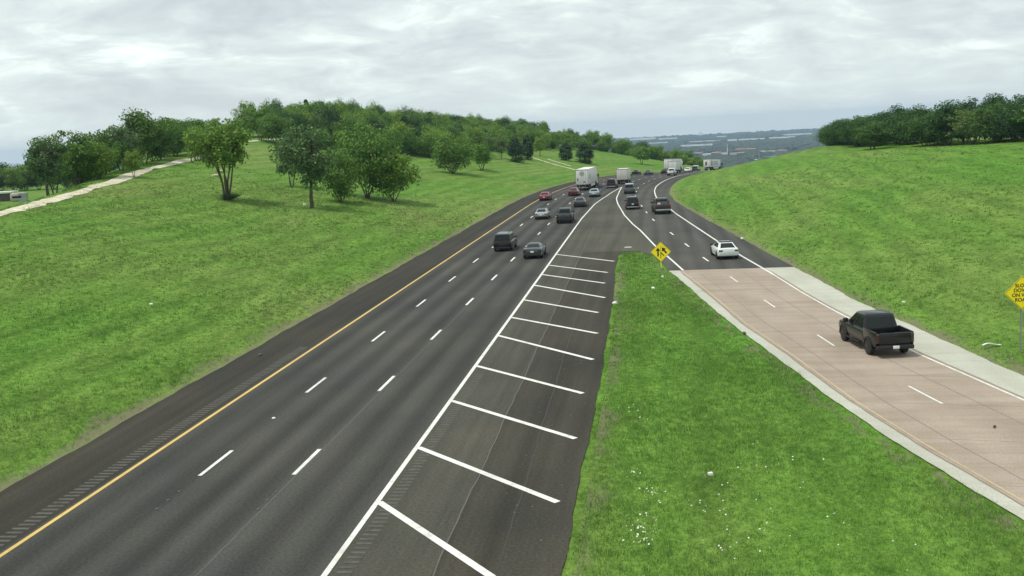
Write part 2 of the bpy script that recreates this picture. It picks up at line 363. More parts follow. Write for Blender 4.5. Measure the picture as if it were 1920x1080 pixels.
ramp_r = li([-60,0,20,44,53,66,73,83,94,107,127,143,178,195,211], [54,46,41.2,35.8,33.8,31.8,30.9,29.9,28.6,27.2,25.3,23.8,21.3,20.6,20.2])
conc_y = li([-60,0,10,20,32,38,44,53,62,74,84,90], [54,40.2,37.5,34.8,31.8,30.3,29.0,27.6,26.,24.5,23.1,22.4])
med_l = li([-60,60,77,90,99,101], [17.75,17.65,17.4,17.2,17.2,18.0])
med_r = li([-60,0,10,20,32,38,44,53,62,74,86,97,100,101], [53.1,39.3,36.6,33.9,30.9,29.4,28.1,26.7,25.1,23.5,21.8,20.5,19.2,18.0])
ramp_c = li([-60,0,20,44,54,67,77,93,104,116,134,146,159,178,215], [54,43,37.9,32.3,30.2,28.4,27.1,25.2,24,22.7,20.7,19.8,19.0,17.7,16.5])
def wob(amp, seed, f=0.35):
    return lambda s: amp*(np.sin(s*f+seed)+.7*np.sin(s*f*2.7+seed*2.3)+.5*np.sin(s*f*6.1+seed*1.7)+.35*np.sin(s*f*13.+seed))/1.6

def sheet(name, s, cols, dz, mat, kind='structure', zf=road_z):
    """cols: list of functions of s (offset across); makes a strip mesh with a 'plan' UV"""
    s = np.asarray(s, float); O = np.stack([np.broadcast_to(np.asarray(c(s) if callable(c) else c, float), s.shape) for c in cols], 1)
    S = np.repeat(s[:, None], len(cols), 1); X, Y = plan(S, O); Z = zf(S) + dz if zf is road_z else zf(S, O)+dz
    n, k = S.shape; idx = np.arange(n*k).reshape(n, k)
    F = np.stack([idx[:-1, :-1], idx[:-1, 1:], idx[1:, 1:], idx[1:, :-1]], -1).reshape(-1, 4)
    me = np_mesh(name, np.stack([X, Y, Z], -1).reshape(-1, 3), F, mat, True)
    uvl = me.uv_layers.new(name='plan'); li_ = np.empty(len(me.loops), np.int32); me.loops.foreach_get('vertex_index', li_)
    uv = np.stack([S.ravel(), O.ravel()], -1)[li_]/10.; uvl.data.foreach_set('uv', uv.astype(np.float32).ravel())
    o = put(name, me); tag(o, kind=kind); return o
def ar(a, b, d): return np.append(np.arange(a, b, d), b)

# ground: one sheet for the cutting, its slopes and the hills
gs = np.concatenate([np.arange(-40, 200, 1.0), np.arange(200, 480, 2.0), np.arange(480, 860, 8.0)])
go = np.concatenate([np.arange(-460, -120, 10), np.arange(-120, -12, 1.5), np.arange(-12, 62, .5), np.arange(62, 110, 1.5), np.arange(110, 330, 10)])
g = sheet('ground', gs, [float(q) for q in go], 0, M['grass'], zf=ground_z)
S_, O_ = np.meshgrid(gs, go, indexing='ij')
ed = np.minimum(np.abs(-3.9-O_), np.abs(O_-right_edge(S_)))
md = np.where(S_ < 101, np.minimum(O_-med_l(S_), med_r(S_)-O_), -9)
ed = np.where(md > 0, np.minimum(ed, md), ed)
at = g.data.attributes.new('edge', 'FLOAT', 'POINT'); at.data.foreach_set('value', (ed.astype(np.float32)*0.45-.9+.35).ravel())

# pavements
far = 640
sa = ar(-40, far, 1.0)
sheet('left_shoulder', sa, [lambda s: -3.9+wob(.09, 1)(s), -0.2], 0.0, M['shoulder'])
sheet('road', ar(-40, 213, 1.), [-0.2, 3.2, 7, white_l], 0.0, M['lane'])
sheet('road', ar(213, far, 2.), [-0.2, 6, 12.9, 20.3, 23.4], 0.0, M['lane'])
gore_mid = lambda s: np.interp(s, [-40, 101], [14.42, 13.4])
sheet('gore_pavement', ar(-40, 101, .5), [white_l, gore_mid], 0.0, M['gore'])
sheet('gore_pavement', ar(-40, 101, .5), [gore_mid, lambda s: med_l(s)+wob(.07, 4, .22)(s)], 0.0, M['gore_dark'])
sheet('gore_pavement', ar(101, 213, 1.), [white_l, ramp_l], 0.0, M['gore'])
sheet('ramp_road', ar(86, 101, .5), [lambda s: med_r(s)+wob(.07, 2)(s), ramp_r, lambda s: right_edge(s)], 0.0, M['ramp'])
sheet('ramp_road', ar(101, 213, 1.), [ramp_l, ramp_r, lambda s: right_edge(s)+wob(.08, 3)(s)], 0.0, M['ramp'])
sc = ar(-40, 86, .5)
sheet('left_concrete_shoulder', sc, [lambda s: med_r(s)+wob(.06, 5)(s), lambda s: conc_y(s)-.22], .001, M['pale'])
sheet('concrete_ramp', sc, [lambda s: conc_y(s)-.22, lambda s: .5*(conc_y(s)+ramp_r(s)), lambda s: ramp_r(s)+.22], .003, M['pink'])
sheet('right_concrete_shoulder', sc, [lambda s: ramp_r(s)+.22, lambda s: right_edge(s)+wob(.08, 6)(s)], .001, M['pale'])

# painted markings
def line(name, s0, s1, f, w, mat, dz=.010, ds=1.0, c=None):
    return sheet(name, ar(s0, s1, ds), [lambda s: f(s)-w/2, lambda s: f(s)+w/2], dz, mat)
K = lambda v: (lambda s: np.full_like(np.asarray(s, float), v))
line('yellow_line', -40, far, K(0.), .17, M['yellow'])
line('white_edge_line', -40, 213, white_l, .19, M['white'])
line('white_edge_line', 86, 213, ramp_l, .19, M['white'])
line('white_edge_line', 82, far, ramp_r, .20, M['white'])
line('white_edge_line', -40, 82, ramp_r, .12, M['white'])
line('faded_yellow_line', -40, 85, conc_y, .10, M['faded'])
def dashes(name, starts, f, ln, w, mat, dz=.012):
    V = []; Fq = []
    for s0 in starts:
        q = np.linspace(s0, s0+ln, 3); b = len(V)
        for t in q:
            for sg in (-1, 1): V.append(tuple(PR(t, float(f(t))+sg*w/2, dz)))
        Fq += [(b, b+1, b+3, b+2), (b+2, b+3, b+5, b+4)]
    o = put(name, np_mesh(name, np.array(V), np.array(Fq), mat)); tag(o, kind='structure'); return o
dashes('lane_dashes', np.arange(34.7-12.192*5, 600, 12.192), K(3.19), 3.05, .16, M['white'])
dashes('lane_dashes', np.arange(34.8-12.192*5, 600, 12.192), K(6.87), 3.05, .17, M['white'])
dashes('lane_dashes', np.arange(224, 600, 12.192), K(12.85), 3.05, .16, M['white'])
dashes('lane_dashes', np.arange(224, 600, 12.192), K(16.5), 3.05, .16, M['white'])
dashes('ramp_dashes', [-4.1, 7.8, 19.7, 31.6, 43.5, 55.2, 67.3, 78.6], ramp_c, 3.0, .11, M['white'])
dashes('ramp_dashes', [91.3, 102.8, 114.6, 132.6, 144.8, 157.2, 169.4, 181.6, 193.8, 206], ramp_c, 2.9, .17, M['white'])
# slanted gore bars
V = []; Fq = []
for i, (sl, sr, orr) in enumerate([(19,12,17.2),(25.6,18.6,17.2),(32,24.6,17.1),(38,32,17.05),(45,39,17.15),(52,46,17.0),(60,53,17.1),(66,60,17.0),(73,67,16.7),(80,73,16.9),(86,80,16.6),(92,86,16.6),(100,93.3,16.9)]):
    a0, b0 = (sl, 10.92), (sr, orr); w = .26; nb = 4
    dx, dy = b0[0]-a0[0], b0[1]-a0[1]; L = math.hypot(dx, dy); nx, ny = -dy/L*w/2, dx/L*w/2; base = len(V)
    for k in range(nb+1):
        t = k/nb
        for sg in (-1, 1): V.append(tuple(PR(a0[0]+dx*t+sg*nx, a0[1]+dy*t+sg*ny, .013)))
    Fq += [(base+2*k, base+2*k+1, base+2*k+3, base+2*k+2) for k in range(nb)]
tag(put('gore_bars', np_mesh('gore_bars', np.array(V), np.array(Fq), M['white'])), kind='structure')
# seams and joints
def seam(name, s0, s1, f, w, mat, seed, dz=.006, amp=.03, ds=.7):
    wv = wob(amp, seed, .5); return sheet(name, ar(s0, s1, ds), [lambda s: f(s)+wv(s)-w/2, lambda s: f(s)+wv(s)+w/2], dz, mat)
seam('pavement_seam', -20, 120, K(7.0), .035, M['seam'], 1, dz=.005, amp=.02)
seam('pavement_seam', -20, 128, li([-20, 128], [14.35, 13.2]), .05, M['seam'], 2)
seam('pavement_seam', 20, 90, li([20, 90], [15.9, 15.0]), .05, M['tar'], 3, amp=.04)
seam('pavement_seam', -20, 84, lambda s: conc_y(s)+1.15, .05, M['joint'], 4, amp=.015)
seam('pavement_seam', -20, 84, lambda s: conc_y(s)-.24, .07, M['joint'], 5, amp=.03)
seam('pavement_seam', -20, 84, lambda s: ramp_r(s)-2.0, .05, M['joint'], 6, amp=.015)
seam('pavement_seam', -20, 84, lambda s: ramp_r(s)+.24, .07, M['joint'], 8, amp=.02)
V = []; Fq = []
for s0 in np.arange(-8, 84, 5.2):
    o0, o1 = float(conc_y(s0))-.2, float(ramp_r(s0))+.2; b = len(V); s1 = s0-1.2
    for (s_, o_) in ((s0, o0), (s0+.022, o0), (s1+.022, o1), (s1, o1)): V.append(tuple(PR(s_, o_, .007)))
    Fq.append((b, b+1, b+2, b+3))
tag(put('pavement_joints', np_mesh('pavement_joints', np.array(V), np.array(Fq), M['joint'])), kind='structure')
# rumble strips pressed beside the lines
def rumble(s0, s1, o0, o1):
    mb = MB(); step = .34
    for s_ in np.arange(s0, s1, step):
        q = [PR(a, b, z) for z in (.002, .008) for a, b in ((s_, o0), (s_+.15, o0), (s_+.15, o1), (s_, o1))]
        mb.add(q, [(4,5,6,7),(0,1,5,4),(1,2,6,5),(2,3,7,6),(3,0,4,7)])
    tag(mb.build('rumble_strip', M['rumble'], smooth=False), kind='structure')
rumble(6, 58, -1.05, -.45); rumble(6, 50, 11.15, 11.62)

# limestone tracks on the hill
def track(name, pts, w, seed):
    p = np.array(pts); t = np.arange(len(p)); q = np.linspace(0, len(p)-1, 14*len(p)); ss = np.interp(q, t, p[:, 0]); oo = np.interp(q, t, p[:, 1])
    dirv = np.stack([np.gradient(ss), np.gradient(oo)], 1); dirv /= np.linalg.norm(dirv, axis=1)[:, None]; nr = np.stack([-dirv[:, 1], dirv[:, 0]], 1)
    V = []; r = np.random.default_rng(seed)
    k1, k2 = (np.interp(q, np.linspace(0, q[-1], len(q)//4), r.random(len(q)//4)) for _ in range(2))
    for i in range(len(q)):
        wl, wr = w/2*(.45+1.1*k1[i]+.25*r.random()), w/2*(.45+1.1*k2[i]+.25*r.random())
        for f in (-wl, -wl/3, wr/3, wr):
            s_, o_ = ss[i]+nr[i, 0]*f, oo[i]+nr[i, 1]*f; V.append(tuple(P(s_, o_, .10-.06*(abs(f) > w/3))))
    n = len(q); Fq = [(4*i+j, 4*i+j+1, 4*i+j+5, 4*i+j+4) for i in range(n-1) for j in range(3)]
    tag(put(name, np_mesh(name, np.array(V), np.array(Fq), M['path'], True)), kind='structure')
track('path', [(60, -35), (78, -39.5), (91.3, -42.8), (98.7, -44.2), (105, -45.8), (116.2, -48.3), (133.3, -52.2), (149.7, -55.8), (177.4, -62.5), (196, -68)], 1.5, 1)
track('path', [(225, -77), (236.4, -80), (250, -83), (262, -86)], 1.5, 2)
track('dirt_track', [(336, -42), (330.5, -38), (320.2, -30.2), (311.6, -23.8), (305.5, -18.6), (300, -14)], .8, 3)
track('dirt_track', [(338, -36), (331.8, -31.9), (324.3, -26.2), (316, -20.6)], .6, 4)

# ------------------------------------------------------------------ grass blades standing on the ground near the camera
def blades(name, n_try, s0, s1, o0, o1, keep, hmin, hmax, wid, nb, mat, clump=None):
    s = rng.uniform(s0, s1, n_try); o = rng.uniform(o0, o1, n_try); k = keep(s, o); s, o = s[k], o[k]
    x, y = plan(s, o); z = ground_z(s, o); r = np.hypot(x, y); n = len(s)
    bx = np.repeat(x, nb)+rng.normal(0, .10, n*nb); by = np.repeat(y, nb)+rng.normal(0, .10, n*nb); bz = np.repeat(z, nb)-.02
    rr = np.repeat(r, nb); pt = np.repeat(.72+.28*np.sin(s*.33+1)*np.sin(o*.41+s*.13), nb)
    h = rng.uniform(hmin, hmax, n*nb)*pt; a = rng.uniform(0, 2*np.pi, n*nb); w = wid*np.maximum(1, rr/42.)*rng.uniform(.7, 1.3, n*nb)
    lean = rng.normal(0, .45, (n*nb, 2))*h[:, None]
    b0 = np.stack([bx-np.cos(a)*w/2, by-np.sin(a)*w/2, bz], 1); b1 = np.stack([bx+np.cos(a)*w/2, by+np.sin(a)*w/2, bz], 1)
    tp = np.stack([bx+lean[:, 0], by+lean[:, 1], bz+h], 1)
    V = np.stack([b0, b1, tp], 1).reshape(-1, 3); F = np.arange(len(V)).reshape(-1, 3)
    o_ = put(name, np_mesh(name, V, F, mat)); tag(o_, kind='stuff'); return o_
u = lambda s: rng.random(s.shape)
def in_med(s, o): return (s < 100.3) & (o > med_l(s)+.2+.12*np.sin(s*1.7)) & (o < med_r(s)-.12)
a = blades('grass', 70000, 16, 101, 17, 40, lambda s, o: in_med(s, o) & (u(s) < np.clip((48/s)**1.6, .15, 1)), .07, .26, .022, 7, M['tuft'])
tag(a, 'bright green mown grass filling the wedge between road and ramp', 'grass')
a = blades('grass', 90000, 20, 150, -45, -3.9, lambda s, o: (o < -4.3+.2*np.sin(s*1.3)) & (u(s) < np.clip((50/np.hypot(s, o-20))**2, .05, 1)), .06, .22, .024, 6, M['tuft'])
tag(a, 'mown green grass on the left bank above the yellow edge line', 'grass')
a = blades('grass', 2600, 16, 101, 17, 40, lambda s, o: in_med(s, o) & (u(s) < .8), .08, .28, .03, 9, M['weed'])
tag(a, 'darker tussocks among the grass of the wedge', 'grass')
a = blades('grass', 4200, 16, 101, 17, 40, lambda s, o: in_med(s, o) & (np.sin(s*.21+o*.6)+np.sin(o*.43-s*.11) > .1), .10, .30, .022, 5, M['straw'])
tag(a, 'dry straw coloured stalks in the grass of the wedge', 'grass')
a = blades('grass', 26000, 20, 170, -60, -3.9, lambda s, o: (o < -4.3) & (u(s) < np.clip((60/np.hypot(s, o-20))**2, .08, 1)), .08, .26, .03, 7, M['weed'])
tag(a, 'darker tussocks scattered over the left bank', 'grass')
a = blades('grass', 9000, 20, 150, -50, -3.9, lambda s, o: (o < -4.3) & (np.sin(s*.13+o*.3)+np.sin(o*.23-s*.07) > .2), .10, .30, .026, 5, M['straw'])
tag(a, 'dry straw coloured stalks on the left bank', 'grass')
a = blades('grass', 16000, 34, 190, 22, 72, lambda s, o: (o > right_edge(s)+.4) & (u(s) < np.clip((65/np.hypot(s, o-20))**2, .08, 1)), .08, .26, .03, 7, M['weed'])
tag(a, 'darker tussocks scattered over the right bank', 'grass')
a = blades('grass', 50000, 34, 170, 24, 62, lambda s, o: (o > right_edge(s)+.05) & (u(s) < np.clip((50/np.hypot(s, o-20))**2, .05, 1)), .06, .22, .024, 6, M['tuft'])
tag(a, 'mown green grass on the right bank beside the ramp', 'grass')
# ------------------------------------------------------------------ trees: trunk with limbs, crown of many small leaf faces
def leaf_cloud(centers, radii, per, size, r, flat=.75):
    n = len(centers); c = np.repeat(np.array(centers), per, 0); rad = np.repeat(np.array(radii), per)[:, None]
    d = r.normal(size=(n*per, 3)); d /= np.linalg.norm(d, axis=1)[:, None]; d *= r.random((n*per, 1))**.33
    p = c + d*rad*np.array([1, 1, flat]); m = len(p)
    nn = d/np.maximum(np.linalg.norm(d, axis=1)[:, None], 1e-6)*1.1+r.normal(size=(m, 3))*.55+np.array([0, 0, .35]); nn /= np.linalg.norm(nn, axis=1)[:, None]   # leaves turn outwards and up
    a = np.cross(nn, r.normal(size=(m, 3))); a /= np.linalg.norm(a, axis=1)[:, None]; b = np.cross(nn, a)
    sz = size*r.uniform(.6, 1.35, (m, 1)); a = a*sz*.5; b = b*sz*.34
    V = np.stack([p-a, p-b*.9+a*.1, p+a, p+b], 1).reshape(-1, 3); F = np.arange(4*m).reshape(-1, 4)
    return V, F
def make_oak(seed, width, base, nclump, per, leaf, stems=1, mat='leaf_oak', H=10., open_=.0, spread=.5):
    r = np.random.default_rng(seed); mb = MB(); R = width/2; cz = base + (H-base)*.5; rz = (H-base)*.5
    cs, rd = [], []
    while len(cs) < nclump:
        d = r.normal(size=3); d /= np.linalg.norm(d); k = r.uniform(.35, .92); w = 1+.22*math.sin(3*math.atan2(d[1], d[0])+seed)
        p = np.array([d[0]*R*k*w, d[1]*R*k*w, cz+d[2]*rz*k])
        if p[2] < cz: p[:2] *= 1-.35*open_
        cs.append(p); rd.append(r.uniform(.13, .24)*width*(1-.25*open_))
    tops = []
    for i in range(stems):
        a = 2*math.pi*i/stems+seed; off = .0 if stems == 1 else .28
        p0 = (off*math.cos(a), off*math.sin(a), -.4); q = spread*(.35 if stems == 1 else 1.)
        p1 = (off*1.6*math.cos(a)+r.normal()*.08, off*1.6*math.sin(a)+r.normal()*.08, base*.55)
        p2 = (R*q*math.cos(a)*.6+r.normal()*.2, R*q*math.sin(a)*.6+r.normal()*.2, base+rz*.35)
        p3 = (R*q*math.cos(a)+r.normal()*.3, R*q*math.sin(a)+r.normal()*.3, cz+rz*.45)
        t = .24 if stems == 1 else .12
        mb.path([p0, (p0[0], p0[1], 0.1), p1, p2, p3], [t*1.5, t*1.15, t*.9, t*.6, t*.2], 7); tops.append((p1, p2, p3, t))
    for i, c in enumerate(cs):
        p1, p2, p3, t = min(tops, key=lambda q: np.linalg.norm(np.array(q[1])-c)); f = r.uniform(.1, 1)
        s0 = np.array(p2)*(1-f)+np.array(p3)*f if c[2] > p2[2] else np.array(p1)*(1-f)+np.array(p2)*f
        mid = s0*.5+c*.5+np.array([0, 0, .15]); mb.path([tuple(s0), tuple(mid), tuple(c)], [t*.38, t*.26, t*.1], 5)
    V, F = leaf_cloud(cs, rd, per, leaf, r)
    return mb.data('tree_trunk', M['bark']), np_mesh('tree_crown', V, F, M[mat])
def make_cedar(seed, width, nclump, per, leaf, H=10., top=.12, base=.25):
    r = np.random.default_rng(seed); mb = MB(); cs, rd = [], []
    for i in range(nclump):
        h = r.random()**.85; prof = (math.sin(math.pi*min(1, .24+h*.76))**.75)*(1-top*h)
        a = r.uniform(0, 2*math.pi); k = r.uniform(.45, .9)*prof*width/2*(1+.15*math.sin(2*a+seed))
        cs.append((k*math.cos(a), k*math.sin(a), base+h*(H-base-.5))); rd.append(.16*width*(.45+.75*prof))
    mb.path([(0, 0, -.4), (0, 0, .6), (.05, 0, H*.5), (0, .05, H*.93)], [.30, .24, .14, .04], 7)
    for i in range(0, nclump, 3): c = cs[i]; mb.path([(0, 0, max(.3, c[2]-.8)), (c[0]*.6, c[1]*.6, c[2]-.2), c], [.06, .045, .02], 4)
    V, F = leaf_cloud(cs, rd, per, leaf, r, 1.15)
    return mb.data('tree_trunk', M['bark']), np_mesh('tree_crown', V, F, M['leaf_cedar'])
PROTO = {
 'multi': (make_oak(11, 8.4, 3.9, 60, 100, .38, stems=6, open_=.35, spread=.5), 8.4),
 'lean': (make_oak(12, 7.2, 2.4, 56, 90, .38, stems=1, mat='leaf_grey', open_=.6), 7.2),
 'round': (make_oak(13, 9.5, 1.0, 66, 105, .42, stems=3, mat='leaf_oak'), 9.5),
 'broad': (make_oak(14, 11.0, 1.0, 76, 105, .42, stems=4, mat='leaf_light'), 11.0),
 'low': (make_oak(15, 10.5, .5, 64, 105, .42, stems=4, mat='leaf_oak'), 10.5),
 'elm': (make_oak(16, 8.5, 1.6, 58, 95, .40, stems=2, mat='leaf_light', open_=.4), 8.5),
 'airy': (make_oak(17, 8.5, 1.7, 50, 80, .38, stems=2, mat='leaf_oak', open_=.8), 8.5),
 'grey': (make_oak(18, 8.0, 1.3, 52, 85, .38, stems=3, mat='leaf_grey', open_=.6), 8.0),
 'dark': (make_oak(31, 9.0, .6, 62, 105, .42, stems=3, mat='leaf_dark'), 9.0),
 'dense': (make_oak(32, 9.5, .4, 64, 105, .42, stems=3, mat='leaf_dark'), 9.5),
 'cedar': (make_cedar(21, 5.6, 110, 70, .38), 5.6),
 'column': (make_cedar(22, 4.2, 96, 66, .38), 4.2),
 'spire': (make_cedar(23, 4.6, 90, 60, .38, top=.6), 4.6),
 'bush': (make_oak(24, 9.5, .4, 44, 70, .55, stems=5, mat='leaf_light', H=8.), 9.5),
}
def tree(kind, s, o, h, w, name, label, group=None, rz=None, cat='tree', dz=0.0):
    (tr, cr), w0 = PROTO[kind]; h0 = 8. if kind == 'bush' else 10.
    e = empty(name, P(s, o, dz), rng.uniform(0, 6.28) if rz is None else rz, label, cat, group)
    e.scale = (w/w0, w/w0, h/h0); put('trunk', tr, e); put('crown', cr, e); return e
FG = 'trees standing on the left slope'
tree('multi', 127, -34.9, 10.6, 8.6, 'oak_tree', 'open crowned tree with several bare stems fanning out of one base on the left slope', FG, 0.4)
tree('low', 127.2, -34.6, 1.0, 2.6, 'shrub', 'low dark shrub around the foot of the tree with several bare stems', None, cat='shrub')
tree('lean', 130, -24.4, 11.0, 7.8, 'elm_tree', 'grey green tree on one thin trunk, nearest the road of the slope trees', FG, 1.0)
tree('grey', 153.4, -35.5, 8.6, 6.0, 'elm_tree', 'small grey green tree half hidden behind the thin trunked tree', FG)
tree('low', 140.5, -23.6, 7.4, 7.0, 'oak_tree', 'low bushy tree between the thin trunked tree and the broad leafy one', FG)
tree('broad', 151, -22.6, 11.0, 10.8, 'oak_tree', 'broad bright green leafy tree, tallest of the clump on the slope', FG, .6)
tree('round', 152, -18.8, 8.2, 8.2, 'oak_tree', 'dark green drooping tree on the road side of the broad leafy one', FG)
tree('low', 224, -26.5, 9.2, 10.6, 'oak_tree', 'wide round oak alone on the grass in front of the wooded hill', FG, 2.0)
tree('elm', 241.4, -24.4, 6.8, 6.3, 'elm_tree', 'small pale green tree just beyond the wide round oak', FG)
tree('airy', 246, -25.5, 5.8, 4.6, 'elm_tree', 'thin airy sapling beside the small pale green tree', FG)
CG = 'dark cedars at the foot of the wooded hill'
tree('cedar', 299.2, -32.9, 7.4, 5.6, 'cedar_tree', 'stout dark cedar beside the bare grey trees, above the pale track', CG)
tree('column', 315.7, -34.9, 8.2, 4.3, 'cedar_tree', 'narrow column shaped dark cedar close behind the stout one', CG)
tree('elm', 351.5, -44.4, 7.4, 5.6, 'elm_tree', 'leafy tree at the upper end of the pale track', CG)
tree('column', 344.9, -32.2, 6.2, 5.4, 'cedar_tree', 'dark cedar with a slim gap of grass on its right', CG)
tree('cedar', 346.2, -25.8, 7.3, 7.0, 'cedar_tree', 'widest dark cedar, nearest the road of the row of cedars', CG)
tree('grey', 302.8, -38.9, 7.5, 5.0, 'elm_tree', 'bare grey stemmed tree left of the stout cedar', CG)
tree('grey', 296, -40.5, 7.0, 4.6, 'elm_tree', 'second bare grey tree, against the edge of the wood', CG)
tree('elm', 397.8, -22.2, 7.2, 9.0, 'elm_tree', 'light green tree alone near the road where it bends away', CG)
RG = 'trees along the limestone path on the left ridge'
tree('lean', 116.5, -53.5, 7.4, 5.6, 'elm_tree', 'grey green open tree at the low left end of the ridge path', RG)
tree('airy', 122, -56, 8.2, 6.6, 'oak_tree', 'open dark oak second along the ridge path from its low end', RG)
tree('airy', 129.1, -57, 7.8, 7.2, 'oak_tree', 'tall ragged tree with bare twigs on top, middle of the ridge path', RG)
tree('low', 131, -54.9, 5.2, 6.0, 'oak_tree', 'thick undergrowth bush below the tall ragged tree on the ridge', RG)
tree('airy', 138.5, -58, 7.0, 7.0, 'oak_tree', 'tall open oak between the ragged tree and the light green one on the ridge', RG)
tree('grey', 144, -58.5, 7.0, 7.0, 'elm_tree', 'grey green tree behind the path, trunk leaning over a pale bank', RG)
tree('elm', 156, -61, 9.0, 8.6, 'elm_tree', 'light green tree with a high domed crown behind the upper path', RG)
tree('round', 166, -63.5, 8.0, 7.5, 'oak_tree', 'green tree at the upper end of the path beside its pale tip', RG)
tree('low', 174.6, -60, 6.4, 6.4, 'oak_tree', 'dark low tree behind the several stemmed tree on the ridge', RG)
tree('elm', 134.5, -51.6, 3.9, 3.2, 'elm_tree', 'small yellow green shrub growing on the path itself', RG, cat='shrub')
tree('low', 186, -67, 7.0, 8.0, 'oak_tree', 'spreading oak on the ridge left of the gap with pale soil', RG)
for s, o, h, w in [(134, -60, 6, 7), (141, -63, 6, 7), (147, -64, 6, 7), (151, -61, 5, 6), (161, -66, 6.5, 7.5), (170, -67, 7, 7.5), (178, -67, 6, 7), (182, -72, 7, 8), (194, -76, 7, 8), (203, -82, 7, 8)]:
    tree('low', s, o, h, w, 'oak_tree', 'low dark thicket tree filling in behind the limestone path', RG)
BG = 'trees beyond the field at the far left'
for i, (px, D) in enumerate([(-30, 330), (-4, 322), (20, 335), (44, 326), (66, 332), (90, 338), (118, 330), (146, 336), (174, 330), (8, 350), (56, 352), (200, 330), (230, 336), (262, 330)]):
    s, o = unplan((px-960)/FPX*D, D)
    tree(['round', 'low', 'dark'][i % 3], s, o, 8.4+i % 3*.5, 10, 'oak_tree', 'dark tree beyond the small field at the far left edge', BG)
HG = 'trees on the skyline behind the ridge'
for s, o, h, w, k in [(236, -98, 5, 7, 'round'), (244, -97, 6, 7, 'airy'), (252, -96, 5.5, 7, 'low'), (259, -93, 6.5, 8, 'round'), (228, -101, 5, 7, 'low'), (265, -90, 7, 8, 'low'), (262, -100, 6, 8, 'round'), (246, -105, 5.5, 8, 'round')]:
    tree(k, s, o, h, w, 'oak_tree', 'bushy tree on the skyline where the ridge meets the wooded hill', HG)

# the wooded hill: every crown a tree of its own
bs = [196, 212, 224, 236, 248, 260, 280, 300, 325, 350, 375, 398, 420, 434, 443, 452, 466, 490, 530]
bd = [96, 88, 78, 64, 48, 40, 40, 42, 47, 52, 57, 60, 60, 52, 42, 34, 22, 14, 10]
WG = 'trees of the dense wood on the left hill'
kinds = ['round', 'low', 'broad', 'elm', 'cedar', 'dark', 'low', 'broad', 'dense', 'round', 'elm', 'low', 'broad', 'dark', 'elm', 'broad']
pts = []
for tries in range(9000):
    s = rng.uniform(232, 500); dep = rng.uniform(0, 1)**1.5*58; d = np.interp(s, bs, bd)+dep+rng.uniform(0, 2)
    q = np.array(plan(s, -3.9-d)); mind = 5.2 if dep < 10 else 7.0
    if 960+FPX*q[0]/q[1] > 1322 or (s < 262 and d > 76): continue
    if s > 420: mind += 1.5
    if all((q[0]-a[0])**2+(q[1]-a[1])**2 > mind*mind for a in pts):
        pts.append((q[0], q[1], s, d, dep))
    if len(pts) >= 262: break
WL = {'cedar': 'dark cedar packed among the leafy trees of the wooded hill', 'spire': 'pointed dark cedar rising out of the wooded hill',
      'bush': 'leafy rounded bush among the trees of the wooded hill', 'elm': 'light green leafy tree packed into the wooded hill',
      'broad': 'light green leafy tree packed into the wooded hill'}
for i, (x, y, s, d, dep) in enumerate(pts):
    k = kinds[int(rng.integers(len(kinds)))]
    if dep < 5 and rng.random() < .45: k = 'bush'
    if s > 395 and k in ('spire', 'cedar'): k = 'round'
    hh = rng.uniform(6.5, 9.0) + (1.2 if dep > 20 else 0) + (1.0 if 270 < s < 340 and dep > 30 else 0)
    if k == 'bush': hh *= .62
    if k == 'spire': hh *= 1.16
    ww = {'cedar': 5.6, 'spire': 5.4, 'bush': 6.5}.get(k, 7.6)*rng.uniform(.85, 1.25)
    tree(k, s, -3.9-d, hh, ww, 'cedar_tree' if k in ('cedar', 'spire') else 'shrub' if k == 'bush' else 'elm_tree' if k in ('elm', 'broad') else 'live_oak_tree' if k in ('dark', 'dense') else 'oak_tree', WL.get(k, 'dark green leafy tree packed into the wooded hill'), WG + (' (cedars)' if k in ('cedar', 'spire') else ''))
for s, o, h in [(288, -96, 10.4), (300, -98, 10.0), (322, -104, 10.4), (334, -98, 10.0), (345, -104, 9.6)]:
    tree('spire', s, o, h, 6.2, 'cedar_tree', 'tall pointed cedar breaking the skyline of the wooded hill', WG + ' (cedars)')
# the wood on the right hill
RW = 'trees of the wood on the right hill'
pr_ = []
for tries in range(5000):
    s = rng.uniform(120, 372); dep = rng.uniform(0, 1)**1.3*19; d = np.interp(s, [120, 160, 200, 230, 300, 372], [53, 52, 47, 39, 34, 32])+dep
    q = np.array(plan(s, float(right_edge(s))+d)); mind = 3.7 if dep < 8 else 4.8
    if all((q[0]-a[0])**2+(q[1]-a[1])**2 > mind*mind for a in pr_): pr_.append((q[0], q[1], s, d, dep))
    if len(pr_) >= 150: break
for x, y, s, d, dep in pr_:
    k = ['dark', 'dense', 'dense', 'dark', 'grey', 'dense', 'dark', 'round'][int(rng.integers(8))]
    hh = rng.uniform(6.2, 8.8)*(1 if s < 230 else .88)*.9+dep*.05; ww = (5.0 if k == 'cedar' else 7.2)*rng.uniform(.85, 1.2)
    tree(k, s, float(right_edge(s))+d, hh, ww, 'cedar_tree' if k == 'cedar' else 'elm_tree' if k in ('grey', 'elm') else 'live_oak_tree' if k in ('dark', 'dense') else 'oak_tree',
         'dark cedar in the wood along the top of the right hill' if k == 'cedar' else 'grey green tree in the wood along the top of the right hill' if k in ('grey', 'elm') else 'dark green leafy tree in the wood along the top of the right hill', RW)
tree('dark', 207, float(right_edge(207))+38.5, 5.4, 8.0, 'oak_tree', 'low dark bush standing out in front of the right hill wood', None)
